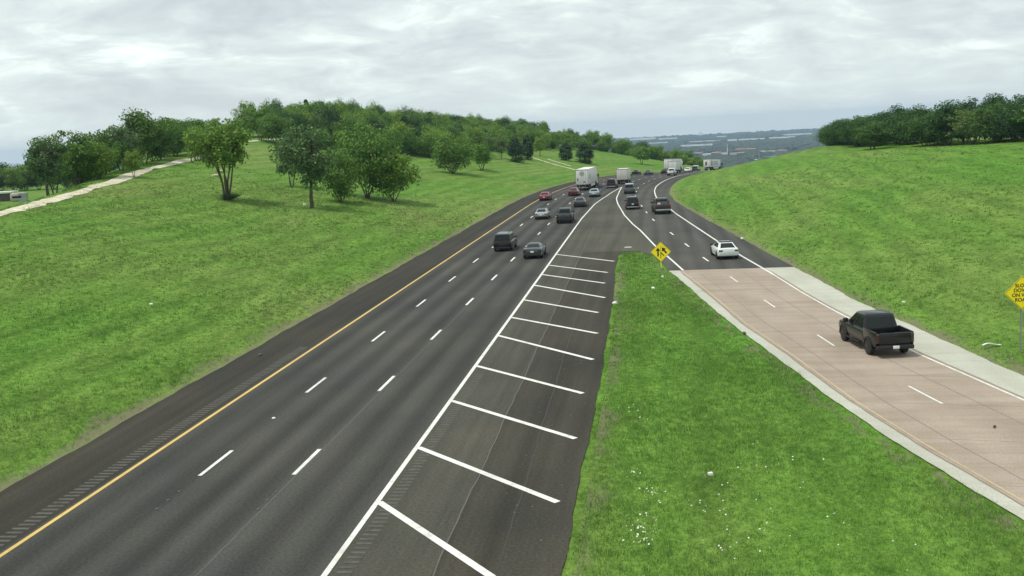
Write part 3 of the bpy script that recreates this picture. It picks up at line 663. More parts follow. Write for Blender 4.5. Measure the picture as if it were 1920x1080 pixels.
# ------------------------------------------------------------------ vehicles (x forward, origin on the road under the middle)
PAINT = {}
def paint(name, col, rough=.32, metal=.25):
    if name not in PAINT: PAINT[name] = simple(name, col, rough, metal, coat=.6, var=.04)
    return PAINT[name]
def body_ring(x, w, zb, zt):
    h = zt-zb; q = [(w*.80, zb), (w*.955, zb+.07), (w*.995, zb+h*.38), (w, zb+h*.60), (w*.975, zb+h*.84), (w*.90, zt-.012), (w*.5, zt+.010)]
    return [(x, y, z) for y, z in q] + [(x, 0, zt+.016)] + [(x, -y, z) for y, z in q[::-1]] + [(x, 0, zb)]
def cab_ring(z, x0, x1, w, r):
    P_ = []
    for cx, cy, a0 in ((x1-r, w-r, 0), (x0+r, w-r, 90), (x0+r, -w+r, 180), (x1-r, -w+r, 270)):
        for k in range(4): a = math.radians(a0+30*k); P_.append((cx+r*math.cos(a), cy+r*math.sin(a), z))
    return P_
def lerp(a, b, t): return tuple(p+(q-p)*t for p, q in zip(a, b))
def wheel(parent, x, y, r, wd, rim_m):
    sd = 1 if y > 0 else -1
    w = MB().lathe_y([(r*.62, -wd/2), (r*.93, -wd/2), (r, -wd/2+.03), (r, wd/2-.03), (r*.93, wd/2), (r*.62, wd/2)], x, y, r, 22).build('wheel', M['tyre'], parent)
    mb = MB().lathe_y([(r*.63, -.02), (r*.63, .02), (r*.5, .035), (r*.14, .03), (r*.12, .05)] if sd > 0 else [(r*.63, .02), (r*.63, -.02), (r*.5, -.035), (r*.14, -.03), (r*.12, -.05)], x, y+sd*wd*.42, r, 20)
    mb.build('rim', rim_m, w); return w
def arch(parent, x, w, r, zc):
    mb = MB(); n = 14
    for sd in (1, -1):
        q = [(x+(r+.075)*math.cos(math.pi*k/n), sd*w, zc+(r+.075)*math.sin(math.pi*k/n)) for k in range(n+1)]
        q += [(x-(r+.07), sd*w, zc-.12), (x+(r+.07), sd*w, zc-.12)]
        mb.slab(q if sd < 0 else q[::-1], .012)
    mb.build('wheel_arch', M['trim'], parent)
def side_glass(parent, lo, hi, spans, t0=.10, t1=.84, mat='glass'):
    """lo/hi = (z, xr, xf, w); spans are fractions of the side length"""
    for sd in (1, -1):
        for a, b in spans:
            q = []
            for t, f in ((t0, a), (t0, b), (t1, b), (t1, a)):
                L = lerp(lo, hi, t); q.append((L[1]+(L[2]-L[1])*f, sd*(L[3]+.002), L[0]))
            MB().slab(q[::-1] if sd > 0 else q, .010).build('side_window', M[mat], parent, smooth=False)
def end_glass(parent, lo, hi, rear, pad=.13, t0=.10, t1=.88, name='rear_window', mat='glass'):
    i = 1 if rear else 2; sg = -1 if rear else 1; q = []
    for t, s in ((t0, -1), (t0, 1), (t1, 1), (t1, -1)):
        L = lerp(lo, hi, t); q.append((L[i]+sg*.004, s*(L[3]-pad), L[0]))
    MB().slab(q[::-1] if rear else q, .012).build(name, M[mat], parent, smooth=False)
SP = {
 'sedan': dict(L=4.85, W=1.85, wr=.335, ax=(-1.42, 1.42), body=[(-1, .80, .45, .74), (-.985, .90, .36, .92), (-.94, .94, .28, 1.0), (-.78, .97, .22, 1.03), (-.4, 1, .20, 1.01), (0, 1, .19, .99), (.42, 1, .20, .96), (.7, .98, .22, .88), (.9, .93, .26, .76), (.98, .84, .34, .64), (1, .76, .42, .56)],
    lo=(.96, -1.82, 1.15, .83), hi=(1.40, -.92, .28, .62), top=(1.45, -.70, .10, .50), spans=[(.10, .47), (.50, .90)]),
 'coupe': dict(L=4.80, W=1.92, wr=.35, ax=(-1.40, 1.38), body=[(-1, .82, .48, .80), (-.985, .92, .38, .98), (-.93, .96, .28, 1.04), (-.75, 1, .22, 1.05), (-.45, 1, .20, 1.00), (0, .97, .19, .95), (.42, .99, .20, .93), (.72, .98, .21, .86), (.9, .93, .25, .76), (.98, .84, .32, .64), (1, .78, .40, .58)],
    lo=(.95, -1.55, .95, .82), hi=(1.33, -.70, .05, .58), top=(1.38, -.52, -.10, .46), spans=[(.16, .38), (.42, .90)]),
 'suv': dict(L=5.05, W=2.0, wr=.385, ax=(-1.52, 1.52), body=[(-1, .90, .48, .95), (-.985, .96, .42, 1.10), (-.95, .98, .34, 1.14), (-.75, 1, .28, 1.14), (-.3, 1, .26, 1.12), (.1, 1, .26, 1.10), (.45, 1, .26, 1.08), (.75, .98, .28, 1.02), (.93, .94, .32, .92), (.99, .86, .40, .80), (1, .80, .46, .74)],
    lo=(1.09, -2.46, 1.22, .93), hi=(1.78, -2.22, .50, .76), top=(1.85, -2.10, .36, .68), spans=[(.07, .30), (.33, .60), (.63, .92)]),
 'crossover': dict(L=4.75, W=1.92, wr=.36, ax=(-1.44, 1.44), body=[(-1, .84, .46, .84), (-.985, .92, .36, .98), (-.94, .96, .28, 1.02), (-.75, 1, .22, 1.01), (-.3, 1, .20, .98), (.1, 1, .20, 1.0), (.45, 1, .20, .97), (.75, .97, .22, .88), (.93, .92, .26, .76), (.99, .84, .36, .64), (1, .76, .42, .58)],
    lo=(.96, -2.04, 1.30, .83), hi=(1.42, -1.02, .05, .60), top=(1.51, -.62, -.15, .47), spans=[(.20, .50), (.53, .90)]),
}
def car(name, label, kind, pm, loc, rz, cat='car', roof=None, lens='red_lens', plate=True, rim='rim', group='vehicles driving away along the freeway', bumper=None, roof_rack=False):
    k = SP[kind]; X, hw = k['L']/2, k['W']/2
    root = empty(name, loc, rz, label, cat, group)
    mb = MB(); mb.loft([body_ring(f*X, w*hw, zb, zt) for f, w, zb, zt in k['body']])
    body = mb.build('body', pm, root, ang=32)
    lo, hi, top = k['lo'], k['hi'], k['top']
    R = [cab_ring(*lo, .10), cab_ring(*lerp(lo, hi, .5), .11), cab_ring(*hi, .12)]; R2 = [cab_ring(hi[0]+.001, hi[1], hi[2], hi[3], .12), cab_ring(hi[0]+.04, hi[1]+.06, hi[2]-.06, hi[3]-.035, .12), cab_ring(*top, .12)]
    MB().loft(R).build('cabin', pm, root, ang=50); MB().loft(R2).build('roof', roof or pm, root, ang=50)
    side_glass(root, lo, hi, k['spans']); end_glass(root, lo, hi, True); end_glass(root, lo, hi, False, .10, name='windshield')
    zb = k['body'][1]; zr = zb[3]; wr_ = zb[1]*hw; xr = -X
    ll = .34 if kind in ('sedan', 'coupe', 'crossover') else .17; lh = .14 if kind in ('sedan', 'coupe', 'crossover') else .42
    for sd in (1, -1):
        MB().box(xr-.012, xr+.22, sd*(wr_-.01)-(ll if sd > 0 else 0)*1, sd*(wr_-.01)+(ll if sd < 0 else 0), zr-.10-lh, zr-.10, .02).build('taillight', M[lens], root)
        MB().box(X*.45, X*.45+.17, sd*(hw-.02)-.11, sd*(hw-.02)+.11+sd*.04, lo[0]+.02, lo[0]+.17, .03).build('mirror', pm if not roof else M['trim'], root)
    bz = (.24, .36) if kind == 'crossover' else (.30, .47)
    MB().box(xr-.035+(.05 if kind == 'crossover' else 0), xr+.25, -wr_*.94, wr_*.94, *bz, .03).build('bumper', bumper or M['trim'], root)
    if plate: MB().box(xr-.03, xr+.01, -.16, .16, zr-.36, zr-.20, .008).build('licence_plate', M['plate'], root)
    for ax in k['ax']:
        arch(root, ax, hw*.992, k['wr'], k['wr'])
        for sd in (1, -1): wheel(root, ax, sd*(hw-.115), k['wr'], .235, M[rim])
    if roof_rack:
        for sd in (1, -1): MB().path([(hi[1]+.2, sd*(hi[3]-.12), top[0]-.03), (hi[1]+.3, sd*(hi[3]-.12), top[0]+.06), (hi[2]-.4, sd*(hi[3]-.12), top[0]+.06), (hi[2]-.3, sd*(hi[3]-.12), top[0]-.03)], [.02]*4).build('roof_rail', M['trim'], root)
    return root
def pickup(name, label, pm, loc, rz, group='vehicles driving away along the freeway', lens='dark_lens', rim='dark_rim', bumper='trim', glass='glass', plate=True, cat='pickup truck'):
    root = empty(name, loc, rz, label, cat, group); hw = 1.0; r = .40; ax = (-1.72, 1.78)
    mb = MB(); mb.loft([body_ring(x, w*hw, zb, zt) for x, w, zb, zt in [(-2.62, .96, .52, .74), (-2.5, .97, .46, .78), (-.99, .98, .42, .78), (-.90, .985, .40, 1.20), (.6, .99, .40, 1.19), (1.25, .99, .42, 1.17), (2.2, .975, .44, 1.13), (2.62, .94, .46, 1.05), (2.75, .88, .52, .92), (2.79, .82, .56, .84)]])
    mb.build('body', pm, root, ang=30)
    lo, hi, top = (1.17, -.98, 1.42, .93), (1.84, -.76, .50, .78), (1.92, -.62, .34, .68)
    MB().loft([cab_ring(*lo, .09), cab_ring(*lerp(lo, hi, .5), .10), cab_ring(*hi, .11)]).build('cab', pm, root, ang=50)
    MB().loft([cab_ring(hi[0]+.001, hi[1], hi[2], hi[3], .11), cab_ring(hi[0]+.04, hi[1]+.06, hi[2]-.06, hi[3]-.035, .11), cab_ring(*top, .11)]).build('roof', pm, root, ang=50)
    side_glass(root, lo, hi, [(.08, .44), (.48, .88)], mat=glass); end_glass(root, lo, hi, True, .14, .14, .86, mat=glass); end_glass(root, lo, hi, False, .10, name='windshield', mat=glass)
    bed = MB()
    for sd in (1, -1):
        y0, y1 = (hw*.90, hw*.985) if sd > 0 else (-hw*.985, -hw*.90)
        bed.box(-2.72, -.98, y0, y1, .62, 1.31, .03)
        bed.box(-2.35, -1.15, sd*.74-.16, sd*.74+.16, .80, 1.0, .03)
    bed.box(-1.07, -.99, -.899, .899, .80, 1.28, .02); bed.build('bed', pm, root)
    MB().box(-2.68, -1.07, -.895, .895, .795, .83).build('bed_floor', M['trim'], root)
    tg = MB().box(-2.79, -2.71, -.80, .80, .66, 1.29, .025).build('tailgate', pm, root)
    MB().box(-2.805, -2.78, -.16, .16, 1.11, 1.19, .012).build('handle', M['trim'], tg)
    MB().box(-2.93, -2.66, -.94, .94, .46, .66, .04).build('bumper', M[bumper], root)
    if plate: MB().box(-2.96, -2.925, -.16, .16, .50, .65, .008).build('licence_plate', M['plate'], root)
    for sd in (1, -1):
        MB().box(-2.80, -2.62, sd*.885-.085, sd*.885+.085, .76, 1.25, .025).build('taillight', M[lens], root)
        MB().box(1.12, 1.28, sd*1.08-.13, sd*1.08+.13, 1.16, 1.40, .04).build('mirror', M['trim'], root)
        MB().box(-.45, 1.2, sd*.96-.07, sd*.96+.07, .36, .43, .02).build('running_board', M['trim'], root)
        for a in ax:
            fl = MB(); n = 12; R = []
            for i in range(n+1):
                t = math.pi*(-.02+1.04*i/n); c, s_ = math.cos(t), math.sin(t)
                R.append([(a+c*(r+.05), sd*.97, r+s_*(r+.05)), (a+c*(r+.05), sd*1.035, r+s_*(r+.05)), (a+c*(r+.14), sd*1.03, r+s_*(r+.14)), (a+c*(r+.14), sd*.97, r+s_*(r+.14))])
            fl.loft(R)
            fl.build('fender_flare', M['trim'], root)
    for a in ax:
        arch(root, a, hw*.985, r, r)
        for sd in (1, -1): wheel(root, a, sd*(hw-.12), r, .28, M[rim])
    return root
def truck_wheels(root, xs, y, r=.51, dual=True):
    for x in xs:
        for sd in (1, -1):
            w = MB().lathe_y([(r*.55, -.28), (r*.92, -.28), (r, -.25), (r, -.04), (r*.85, -.01), (r, .02), (r, .25), (r*.92, .28), (r*.55, .28)] if dual else [(r*.55, -.14), (r*.92, -.14), (r, -.11), (r, .11), (r*.92, .14), (r*.55, .14)], x, sd*y, r, 20).build('wheel', M['tyre'], root)
            MB().lathe_y([(r*.56, -.02), (r*.56, .02), (r*.2, .01)], x, sd*(y+(.2 if dual else .08)), r, 16).build('rim', M['rim'], w)
def box_body(root, x0, x1, hw, z0, z1, mat, name='trailer'):
    b = MB().box(x0, x1, -hw, hw, z0, z1, .03).build(name, mat, root)
    fr = MB()
    for y0, y1, a, c in ((-hw, -hw+.09, z0, z1), (hw-.09, hw, z0, z1)): fr.box(x0-.03, x0+.06, y0-.004, y1+.004, a, c)
    fr.box(x0-.028, x0+.05, -hw+.085, hw-.085, z1-.13, z1+.012); fr.box(x0-.028, x0+.05, -hw+.085, hw-.085, z0-.02, z0+.14)
    fr.box(x0-.012, x0+.02, -.018, .018, z0+.14, z1-.13)
    fr.build('door_frame', M['steel'], b)
    rods = MB()
    for y in (-.75, -.28, .28, .75): rods.tube((x0-.045, y, z0+.1), (x0-.045, y, z1-.12), .018, .018, 6)
    for y in (-.5, .5): rods.box(x0-.07, x0-.03, y-.16, y+.16, z0+.62, z0+.66)
    rods.build('lock_rods', M['steel'], b)
    sk = MB()
    for sd in (1, -1): sk.box(x0+.05, x1-.05, sd*hw-.012, sd*hw+.012, z0-.012, z0+.11); sk.box(x0+.05, x1-.05, sd*hw-.012, sd*hw+.012, z1-.10, z1+.008)
    sk.build('side_rail', M['steel'], b)
    return b
def semi(name, label, loc, rz, cab_m, emblem=0, h=4.1, L=15.2, group='trucks driving away along the freeway'):
    root = empty(name, loc, rz, label, 'semi truck', group); hw = 1.29; xr = -L/2-1.0; xf = xr+L
    tr = box_body(root, xr, xf, hw, 1.18, h, M['trailer'])
    if emblem == 1:   # round grey badge high on the doors and smaller dark prints
        mb = MB(); n = 28; c = [( xr-.016, .50*math.cos(2*math.pi*k/n), h-.85+.50*math.sin(2*math.pi*k/n)) for k in range(n)]; mb.slab(c[::-1], .006); mb.build('round_badge', M['grey_print'], tr)
        mb = MB()
        for rr, ww in ((.40, .035), (.26, .03)):
            for k in range(n):
                a0, a1 = 2*math.pi*k/n, 2*math.pi*(k+1)/n
                mb.add([(xr-.026, r_*math.cos(a), h-.85+r_*math.sin(a)) for a, r_ in ((a0, rr), (a1, rr), (a1, rr-ww), (a0, rr-ww))], [(0, 1, 2, 3)])
        mb.build('badge_ring', M['trailer'], tr, smooth=False)
        MB().box(xr-.02, xr-.012, .72, .95, 1.95, 2.5).box(xr-.02, xr-.012, -.62, -.30, 1.62, 1.86).build('door_print', M['sign_black'], tr, smooth=False)
        mb = MB()
        for i, (a, b) in enumerate([(0, 3.2), (.2, 2.6), (0, 3.0)]): mb.box(xr+1.2+a, xr+1.2+b, -hw-.016, -hw-.003, 3.0-.32*i, 3.14-.32*i)
        mb.build('side_print', M['grey_print'], tr, smooth=False)
    if emblem == 2:   # dark red and black figure beside rows of grey print
        for sd in (1, -1):
            mb = MB(); y = sd*(hw+.006)
            mb.slab([(xr+2.0, y, 1.8), (xr+3.0, y, 1.7), (xr+3.5, y, 2.4), (xr+3.1, y, 3.5), (xr+2.3, y, 3.7), (xr+1.8, y, 2.9)][::-sd], .006).build('side_figure', paint('figure_red', (.12, .02, .02)), tr, smooth=False)
            mb = MB()
            for i in range(4): mb.box(xr+5.0, xr+11.5-.6*(i % 2), y-.004, y+.004, 3.25-.42*i, 3.48-.42*i)
            mb.build('side_print', M['grey_print'], tr, smooth=False)
        MB().box(xr-.02, xr-.012, -.1, .55, 1.9, 3.2).build('door_print', paint('figure_red', (.12, .02, .02)), tr, smooth=False)
    u_ = MB().box(xr+.05, xr+.15, -1.15, 1.15, .52, .64, .02)
    for y in (-.62, .62): u_.box(xr+.06, xr+.16, y-.05, y+.05, .6, 1.2)
    u_.build('rear_guard', M['steel'], root)
    for sd in (1, -1):
        MB().box(xr-.04, xr+.02, sd*.95-.20, sd*.95+.20, 1.20, 1.29, .01).build('taillight', M['red_lens'], root)
        MB().box(xr+3.9, xr+3.93, sd*.95-.32, sd*.95+.32, .12, 1.15).build('mud_flap', M['trim'], root)
        MB().box(xr+5.2, xf-2.6, sd*1.22-.02, sd*1.22+.02, .55, 1.17).build('side_skirt', M['trailer'], root)
    MB().box(xr+1.4, xf+4.2, -.42, .42, .78, 1.12, .03).build('chassis', M['trim'], root)
    truck_wheels(root, [xr+1.9, xr+3.15], .98); truck_wheels(root, [xf-1.5, xf-.25], .98); truck_wheels(root, [xf+4.0], 1.08, dual=False)
    cab = MB(); cab.loft([cab_ring(1.0, xf+.7, xf+3.1, 1.18, .12), cab_ring(2.6, xf+.7, xf+3.0, 1.20, .14), cab_ring(3.2, xf+.7, xf+2.5, 1.15, .16), cab_ring(3.85, xf+.75, xf+1.7, 1.05, .16)])
    cab.loft([body_ring(xf+3.0, 1.05, .8, 2.05), body_ring(xf+4.4, 1.0, .75, 1.9), body_ring(xf+5.0, .9, .7, 1.65)]); cab.box(xf+2.9, xf+5.2, -1.2, 1.2, .45, .85, .05)
    c = cab.build('cab', cab_m, root, ang=45)
    for sd in (1, -1):
        MB().slab([(xf+1.9, sd*1.205, 2.0), (xf+2.85, sd*1.21, 2.0), (xf+2.7, sd*1.20, 2.6), (xf+1.9, sd*1.205, 2.65)][::-sd], .012).build('side_window', M['glass'], c, smooth=False)
        MB().box(xf+2.7, xf+2.85, sd*1.42-.10, sd*1.42+.10, 1.9, 2.7, .03).tube((xf+2.8, sd*1.15, 2.4), (xf+2.8, sd*1.42, 2.4), .03, .03).build('mirror', M['trim'], c)
        MB().tube((xf+1.0, sd*1.02, .72), (xf+2.6, sd*1.02, .72), .30, .30, 14).build('fuel_tank', M['chrome'], c)
        MB().tube((xf+.55, sd*1.0, 1.0), (xf+.55, sd*1.0, 3.9), .08, .08, 10).build('exhaust_stack', M['chrome'], c)
    return root
def box_truck(name, label, loc, rz, mat, cab_m, h=3.35, L=6.2, hw=1.22, group='trucks driving away along the freeway'):
    root = empty(name, loc, rz, label, 'box truck', group); xr = -L/2-.6
    b = box_body(root, xr, xr+L, hw, 1.0, h, mat, 'cargo_box')
    MB().box(xr+.02, xr+L+1.6, -.40, .40, .62, .96, .02).build('chassis', M['trim'], root)
    MB().box(xr-.12, xr+.08, -1.1, 1.1, .50, .68, .03).build('bumper', M['trim'], root)
    for sd in (1, -1): MB().box(xr-.05, xr+.02, sd*1.0-.13, sd*1.0+.13, .82, .95, .01).build('taillight', M['red_lens'], root)
    xf = xr+L; c = MB().loft([cab_ring(.6, xf+.15, xf+1.9, 1.0, .12), cab_ring(1.5, xf+.15, xf+1.95, 1.02, .12), cab_ring(2.3, xf+.2, xf+1.4, .95, .12), cab_ring(2.42, xf+.3, xf+1.3, .85, .12)]); c.box(xf+1.8, xf+2.5, -.95, .95, .5, 1.25, .08)
    cb = c.build('cab', cab_m, root, ang=45)
    for sd in (1, -1):
        MB().slab([(xf+.7, sd*1.01, 1.55), (xf+1.7, sd*1.015, 1.55), (xf+1.4, sd*.99, 2.1), (xf+.7, sd*.985, 2.15)][::-sd], .012).build('side_window', M['glass'], cb, smooth=False)
        MB().box(xf+1.3, xf+1.42, sd*1.25-.1, sd*1.25+.1, 1.45, 1.95, .03).tube((xf+1.36, sd*.98, 1.7), (xf+1.36, sd*1.25, 1.7), .025, .025).build('mirror', M['trim'], cb)
    truck_wheels(root, [xr+1.5], .92, .44); truck_wheels(root, [xf+1.2], .92, .44, dual=False)
    return root
def at(s, o, back=0.0, slope=0.0, dz=.008):
    """place a vehicle so that its tail stands at (s, o)"""
    yaw = heading(s)-slope; p = PR(s, o, dz); s2 = s+back*.5; z = float(road_z(s2))+dz
    return Vector((p.x+math.cos(yaw)*back, p.y+math.sin(yaw)*back, z)), yaw
def face(obj, s):   # tilt to the grade
    obj.rotation_euler.y = -math.atan(float(road_z(s+4)-road_z(s-4))/8.)
black = simple('black_paint', (.008, .009, .009), .3, 0.0, coat=.3, var=.04, spec=.35); charc = paint('charcoal_paint', (.060, .068, .070), .35, .4); slate = paint('slate_paint', (.085, .100, .100), .35, .4)
white = paint('white_paint', (.74, .77, .74), .3, 0); silver = paint('silver_paint', (.45, .47, .47), .3, .6); red = paint('red_paint', (.25, .020, .030), .3, .1); maroon = paint('maroon_paint', (.13, .020, .026), .3, .2)
dgreen = paint('dark_green_grey_paint', (.050, .066, .060), .35, .3); brown = paint('dark_brown_paint', (.035, .030, .026), .4, .2); blue = paint('blue_silver_paint', (.36, .44, .47), .3, .5)
RGp = 'vehicles driving away along the entrance ramp'
l, y = at(53.2, 32.3, 1.72, -.03-.165+.03); l, y = at(53.2, 32.3, 1.72, 0.0); y += .17; p0 = PR(53.2, 32.3, .012); l = Vector((p0.x+math.cos(y)*1.72, p0.y+math.sin(y)*1.72, .012))
pickup('pickup_truck', 'black pickup truck with black wheels and an empty open bed on the concrete ramp', black, l, y, RGp)
l, y = at(92.8, 27.15, 0, 0); y += .105; l = l+Vector((math.cos(y), math.sin(y), 0))*1.44
car('crossover_car', 'white crossover with dark glass roof on the right ramp lane', 'crossover', white, l, y, roof=M['glass'], lens='dark_lens', group=RGp, rim='dark_rim', plate=False)
l, y = at(142.0, 22.1, 0, 0); y += .085; l = l+Vector((math.cos(y), math.sin(y), 0))*2.8
pk = pickup('pickup_truck', 'dark brown pickup truck with a grey bumper, loaded bed and gear over its tailgate', brown, l, y, RGp, lens='red_lens', bumper='steel', plate=False)
pk.scale = (1.1, 1.1, 1.1)
cg = empty('cargo', l+Vector((-math.cos(y)*1.87, -math.sin(y)*1.87, .915)), y, 'dark boxes and a round bag piled in the bed of the brown pickup truck', 'cargo', None)
MB().box(-.7, .1, -.7, .1, .004, .62, .05).box(.2, .75, -.75, .7, .004, .75, .06).build('crates', brown, cg); MB().loft([[(math.cos(a)*r_-.25, math.sin(a)*r_+.45, z_) for a in [k*.6283 for k in range(10)]] for r_, z_ in ((.18, .004), (.32, .15), (.34, .4), (.2, .62), (.05, .68))]).build('bag', M['grey_print'], cg)
l, y = at(152.0, 17.6, 2.5); y += .07; car('suv', 'black suv with a silver strip over the plate, left ramp lane', 'suv', black, l, y, group=RGp, bumper=M['steel'], roof_rack=True)
l, y = at(189, 16.1, 2.4); y += .03; car('suv', 'grey suv with pale roof just past the gore tip', 'suv', slate, l, y, group=RGp, roof=silver, plate=False)
l, y = at(103.9, 4.9, 2.5); car('suv', 'large black suv with roof spoiler in the middle freeway lane', 'suv', black, l, y, lens='dark_lens', plate=False, roof=slate, roof_rack=True)
l, y = at(96.8, 8.85, 2.4); car('coupe_car', 'dark grey coupe with a white plate in the right freeway lane', 'coupe', charc, l, y, lens='dark_lens', rim='dark_rim')
l, y = at(140.7, 5.1, 2.4); car('sedan_car', 'silver sedan with bright boot lid and dark cabin in the middle lane', 'sedan', silver, l, y, roof=black)
l, y = at(133, 8.95, 2.9); pickup('pickup_truck', 'dark grey green pickup truck following the silver sedan', dgreen, l, y, lens='dark_lens', bumper='trim', plate=False)
l, y = at(160.6, 9.2, 2.4); car('crossover_car', 'charcoal crossover between the pickup truck and the silver blue sedan', 'crossover', charc, l, y, plate=False)
l, y = at(179, 1.5, 2.4); car('sedan_car', 'bright red sedan beside the yellow line, left lane', 'sedan', red, l, y)
l, y = at(188.7, 5.7, 2.4); car('crossover_car', 'dark red crossover close behind the white semi truck', 'crossover', maroon, l, y, plate=False)
l, y = at(204.9, 5.7, 8.6); face(semi('semi_truck', 'white semi truck with round grey badge on its trailer doors', l, y, white, 1, h=4.25), 212)
l, y = at(183.5, 10.0, 2.4); car('sedan_car', 'silver blue sedan right beside the semi truck with the round badge', 'sedan', blue, l, y)
l, y = at(210.6, 11.0, 2.5); car('suv', 'black suv between the semi truck and the cream box truck', 'suv', black, l, y, plate=False, bumper=M['steel'])
l, y = at(226, 11.7, 3.7); face(box_truck('box_truck', 'cream box truck at the point where the ramp joins', l, y, M['cargo'], white), 230)
l, y = at(299, 3.4, 2.4); car('sedan_car', 'black low car, first of the dark row beyond the cream box truck', 'coupe', black, l, y, plate=False)
l, y = at(285.7, 9.5, 2.4); car('sedan_car', 'dark olive car in the middle of the dark row beyond the box truck', 'sedan', dgreen, l, y, plate=False)
l, y = at(294, 10.0, 2.4); l, y = at(296.6, 12.3, 2.4); car('sedan_car', 'small black car, last of the dark row before the far semi truck', 'sedan', black, l, y, plate=False)
l, y = at(318, 9.6, 8.6); face(semi('semi_truck', 'far white semi truck left of the white pickup on the bend', l, y, white, 0), 330)
l, y = at(296, 14.9, 3.7); face(box_truck('box_truck', 'white and grey box truck right in front of the white pickup', l, y, M['trailer'], charc, h=3.5), 300)
l, y = at(270.6, 18.0, 2.9); face(pickup('pickup_truck', 'white pickup truck on the bend behind a box truck', white, l, y, lens='red_lens', rim='rim', plate=False), 274)
l, y = at(312, 16.4, 2.4); car('sedan_car', 'white sedan beyond the trucks on the bend', 'sedan', white, l, y, plate=False)
l, y = at(338, 14.0, 2.4); car('suv', 'dark suv with pale roof beyond the white sedan on the bend', 'suv', charc, l, y, plate=False, roof=white)
l, y = at(392, 5.4, 8.6); face(semi('semi_truck', 'farthest semi truck, white trailer with a dark red figure on its side', l, y, black, 2), 400)
l, y = at(402, 16.0, 2.9); face(pickup('pickup_truck', 'dark pickup truck almost hidden behind the right grass hill', black, l, y, plate=False), 402)
l, y = at(412, 16.2, 2.4); face(car('suv', 'red suv almost hidden behind the right grass hill', 'suv', maroon, l, y, plate=False), 412)
l, y = at(420, 16.4, 3.7); face(box_truck('box_truck', 'white box truck almost hidden behind the right grass hill', l, y, M['trailer'], white, h=3.2), 424)
# ------------------------------------------------------------------ signs
def diamond(half, t, r=.06):
    pts = []
    for i in range(4):
        a = math.pi/2*i
        for k in (-1, 0, 1):
            q = a+k*math.pi/4*.9; c = (half-r*1.4142)
            pts.append((c*math.cos(a)+r*math.cos(q), c*math.sin(a)+r*math.sin(q)))
    return pts
def sign(name, s, o, half, zc, label, yaw, draw, lean=0.0):
    p = P(s, o); root = empty(name, p, yaw, label, 'road sign', None)     # local: x right, z up, the face looks along -y
    pst = MB(); pst.box(-.025, .025, .0, .05, -.3, zc+half*.7); pst.box(-.05, .05, .05, .058, .0, zc); pst.build('post', M['steel'], root)
    MB().slab([(x, -.02, zc+z) for x, z in diamond(half, 0)], .004).build('back_plate', M['steel'], root, smooth=False)
    f = MB().slab([(x, -.03, zc+z) for x, z in diamond(half*.995, 0)], .004).build('face', M['sign_yellow'], root, smooth=False)
    bd = MB(); out, inn = diamond(half*.955, 0), diamond(half*.925, 0); n = len(out)
    bd.add([(x, -.0355, zc+z) for x, z in out]+[(x, -.0355, zc+z) for x, z in inn], [(i, (i+1) % n, n+(i+1) % n, n+i) for i in range(n)]); bd.build('border', M['sign_black'], f, smooth=False)
    if draw is merge_arrows: MB().box(-.04, .04, -.012, -.004, .25, zc-half*.95).build('reflector_strip', M['sign_yellow'], root, smooth=False)
    draw(f, zc, half); root.rotation_euler.y = lean; return root
def poly(parent, pts, zc, k, name):
    mb = MB(); mb.add([(x*k, -.0365, zc+z*k) for x, z in pts], [tuple(range(len(pts)))]); return mb.build(name, M['sign_black'], parent, smooth=False)
def merge_arrows(f, zc, h):
    poly(f, [(-.34, -.44), (-.19, -.44), (-.19, .10), (-.05, .10), (-.265, .45), (-.48, .10), (-.34, .10)], zc, h, 'straight_arrow')
    poly(f, [(.20, -.02), (.20, .16), (.44, -.14), (.54, -.06), (.30, .24), (.40, .32), (.10, .44), (.12, .14)][0:0] or [(.50, -.20), (.62, -.08), (.38, .18), (.50, .29), (.10, .46), (.13, .02), (.26, .09)], zc, h, 'joining_arrow')
    poly(f, [(-.035, -.62), (.035, -.62), (.035, -.16), (.28, -.42), (.34, -.36), (.035, -.04), (.035, .03), (-.035, .03)], zc, h, 'lane_line')
    for z in (.12, .30, .48): poly(f, [(-.022, z), (.022, z), (.022, z+.11), (-.022, z+.11)], zc, h, 'lane_line_dash')
def wet_text(f, zc, h):
    for i, w in enumerate(('SLOW', 'DOWN', 'ON WET', 'ROAD')):
        cu = bpy.data.curves.new('word', 'FONT'); cu.body = w; cu.size = h*.285; cu.align_x = 'CENTER'; cu.align_y = 'CENTER'; cu.extrude = .001; cu.offset = .007
        ob = bpy.data.objects.new('word', cu); C.objects.link(ob); dg = bpy.context.evaluated_depsgraph_get()
        me = bpy.data.meshes.new_from_object(ob.evaluated_get(dg)); C.objects.unlink(ob); bpy.data.objects.remove(ob); me.materials.clear(); me.materials.append(M['sign_black'])
        t = put('lettering', me, f); t.rotation_euler = (math.pi/2, 0, 0); t.location = (0, -.037, zc+h*(.41-.275*i))
sign('lane_sign', 86.6, 21.15, .88, 1.62, 'yellow diamond sign with two black arrows at the tip of the grass wedge', heading(86)-math.pi/2+.0, merge_arrows)
sign('wet_road_sign', 51.6, 38.32, .86, 3.05, 'yellow diamond sign reading SLOW DOWN ON WET ROAD on the right bank', heading(51)-math.pi/2+.08, wet_text, -.01)

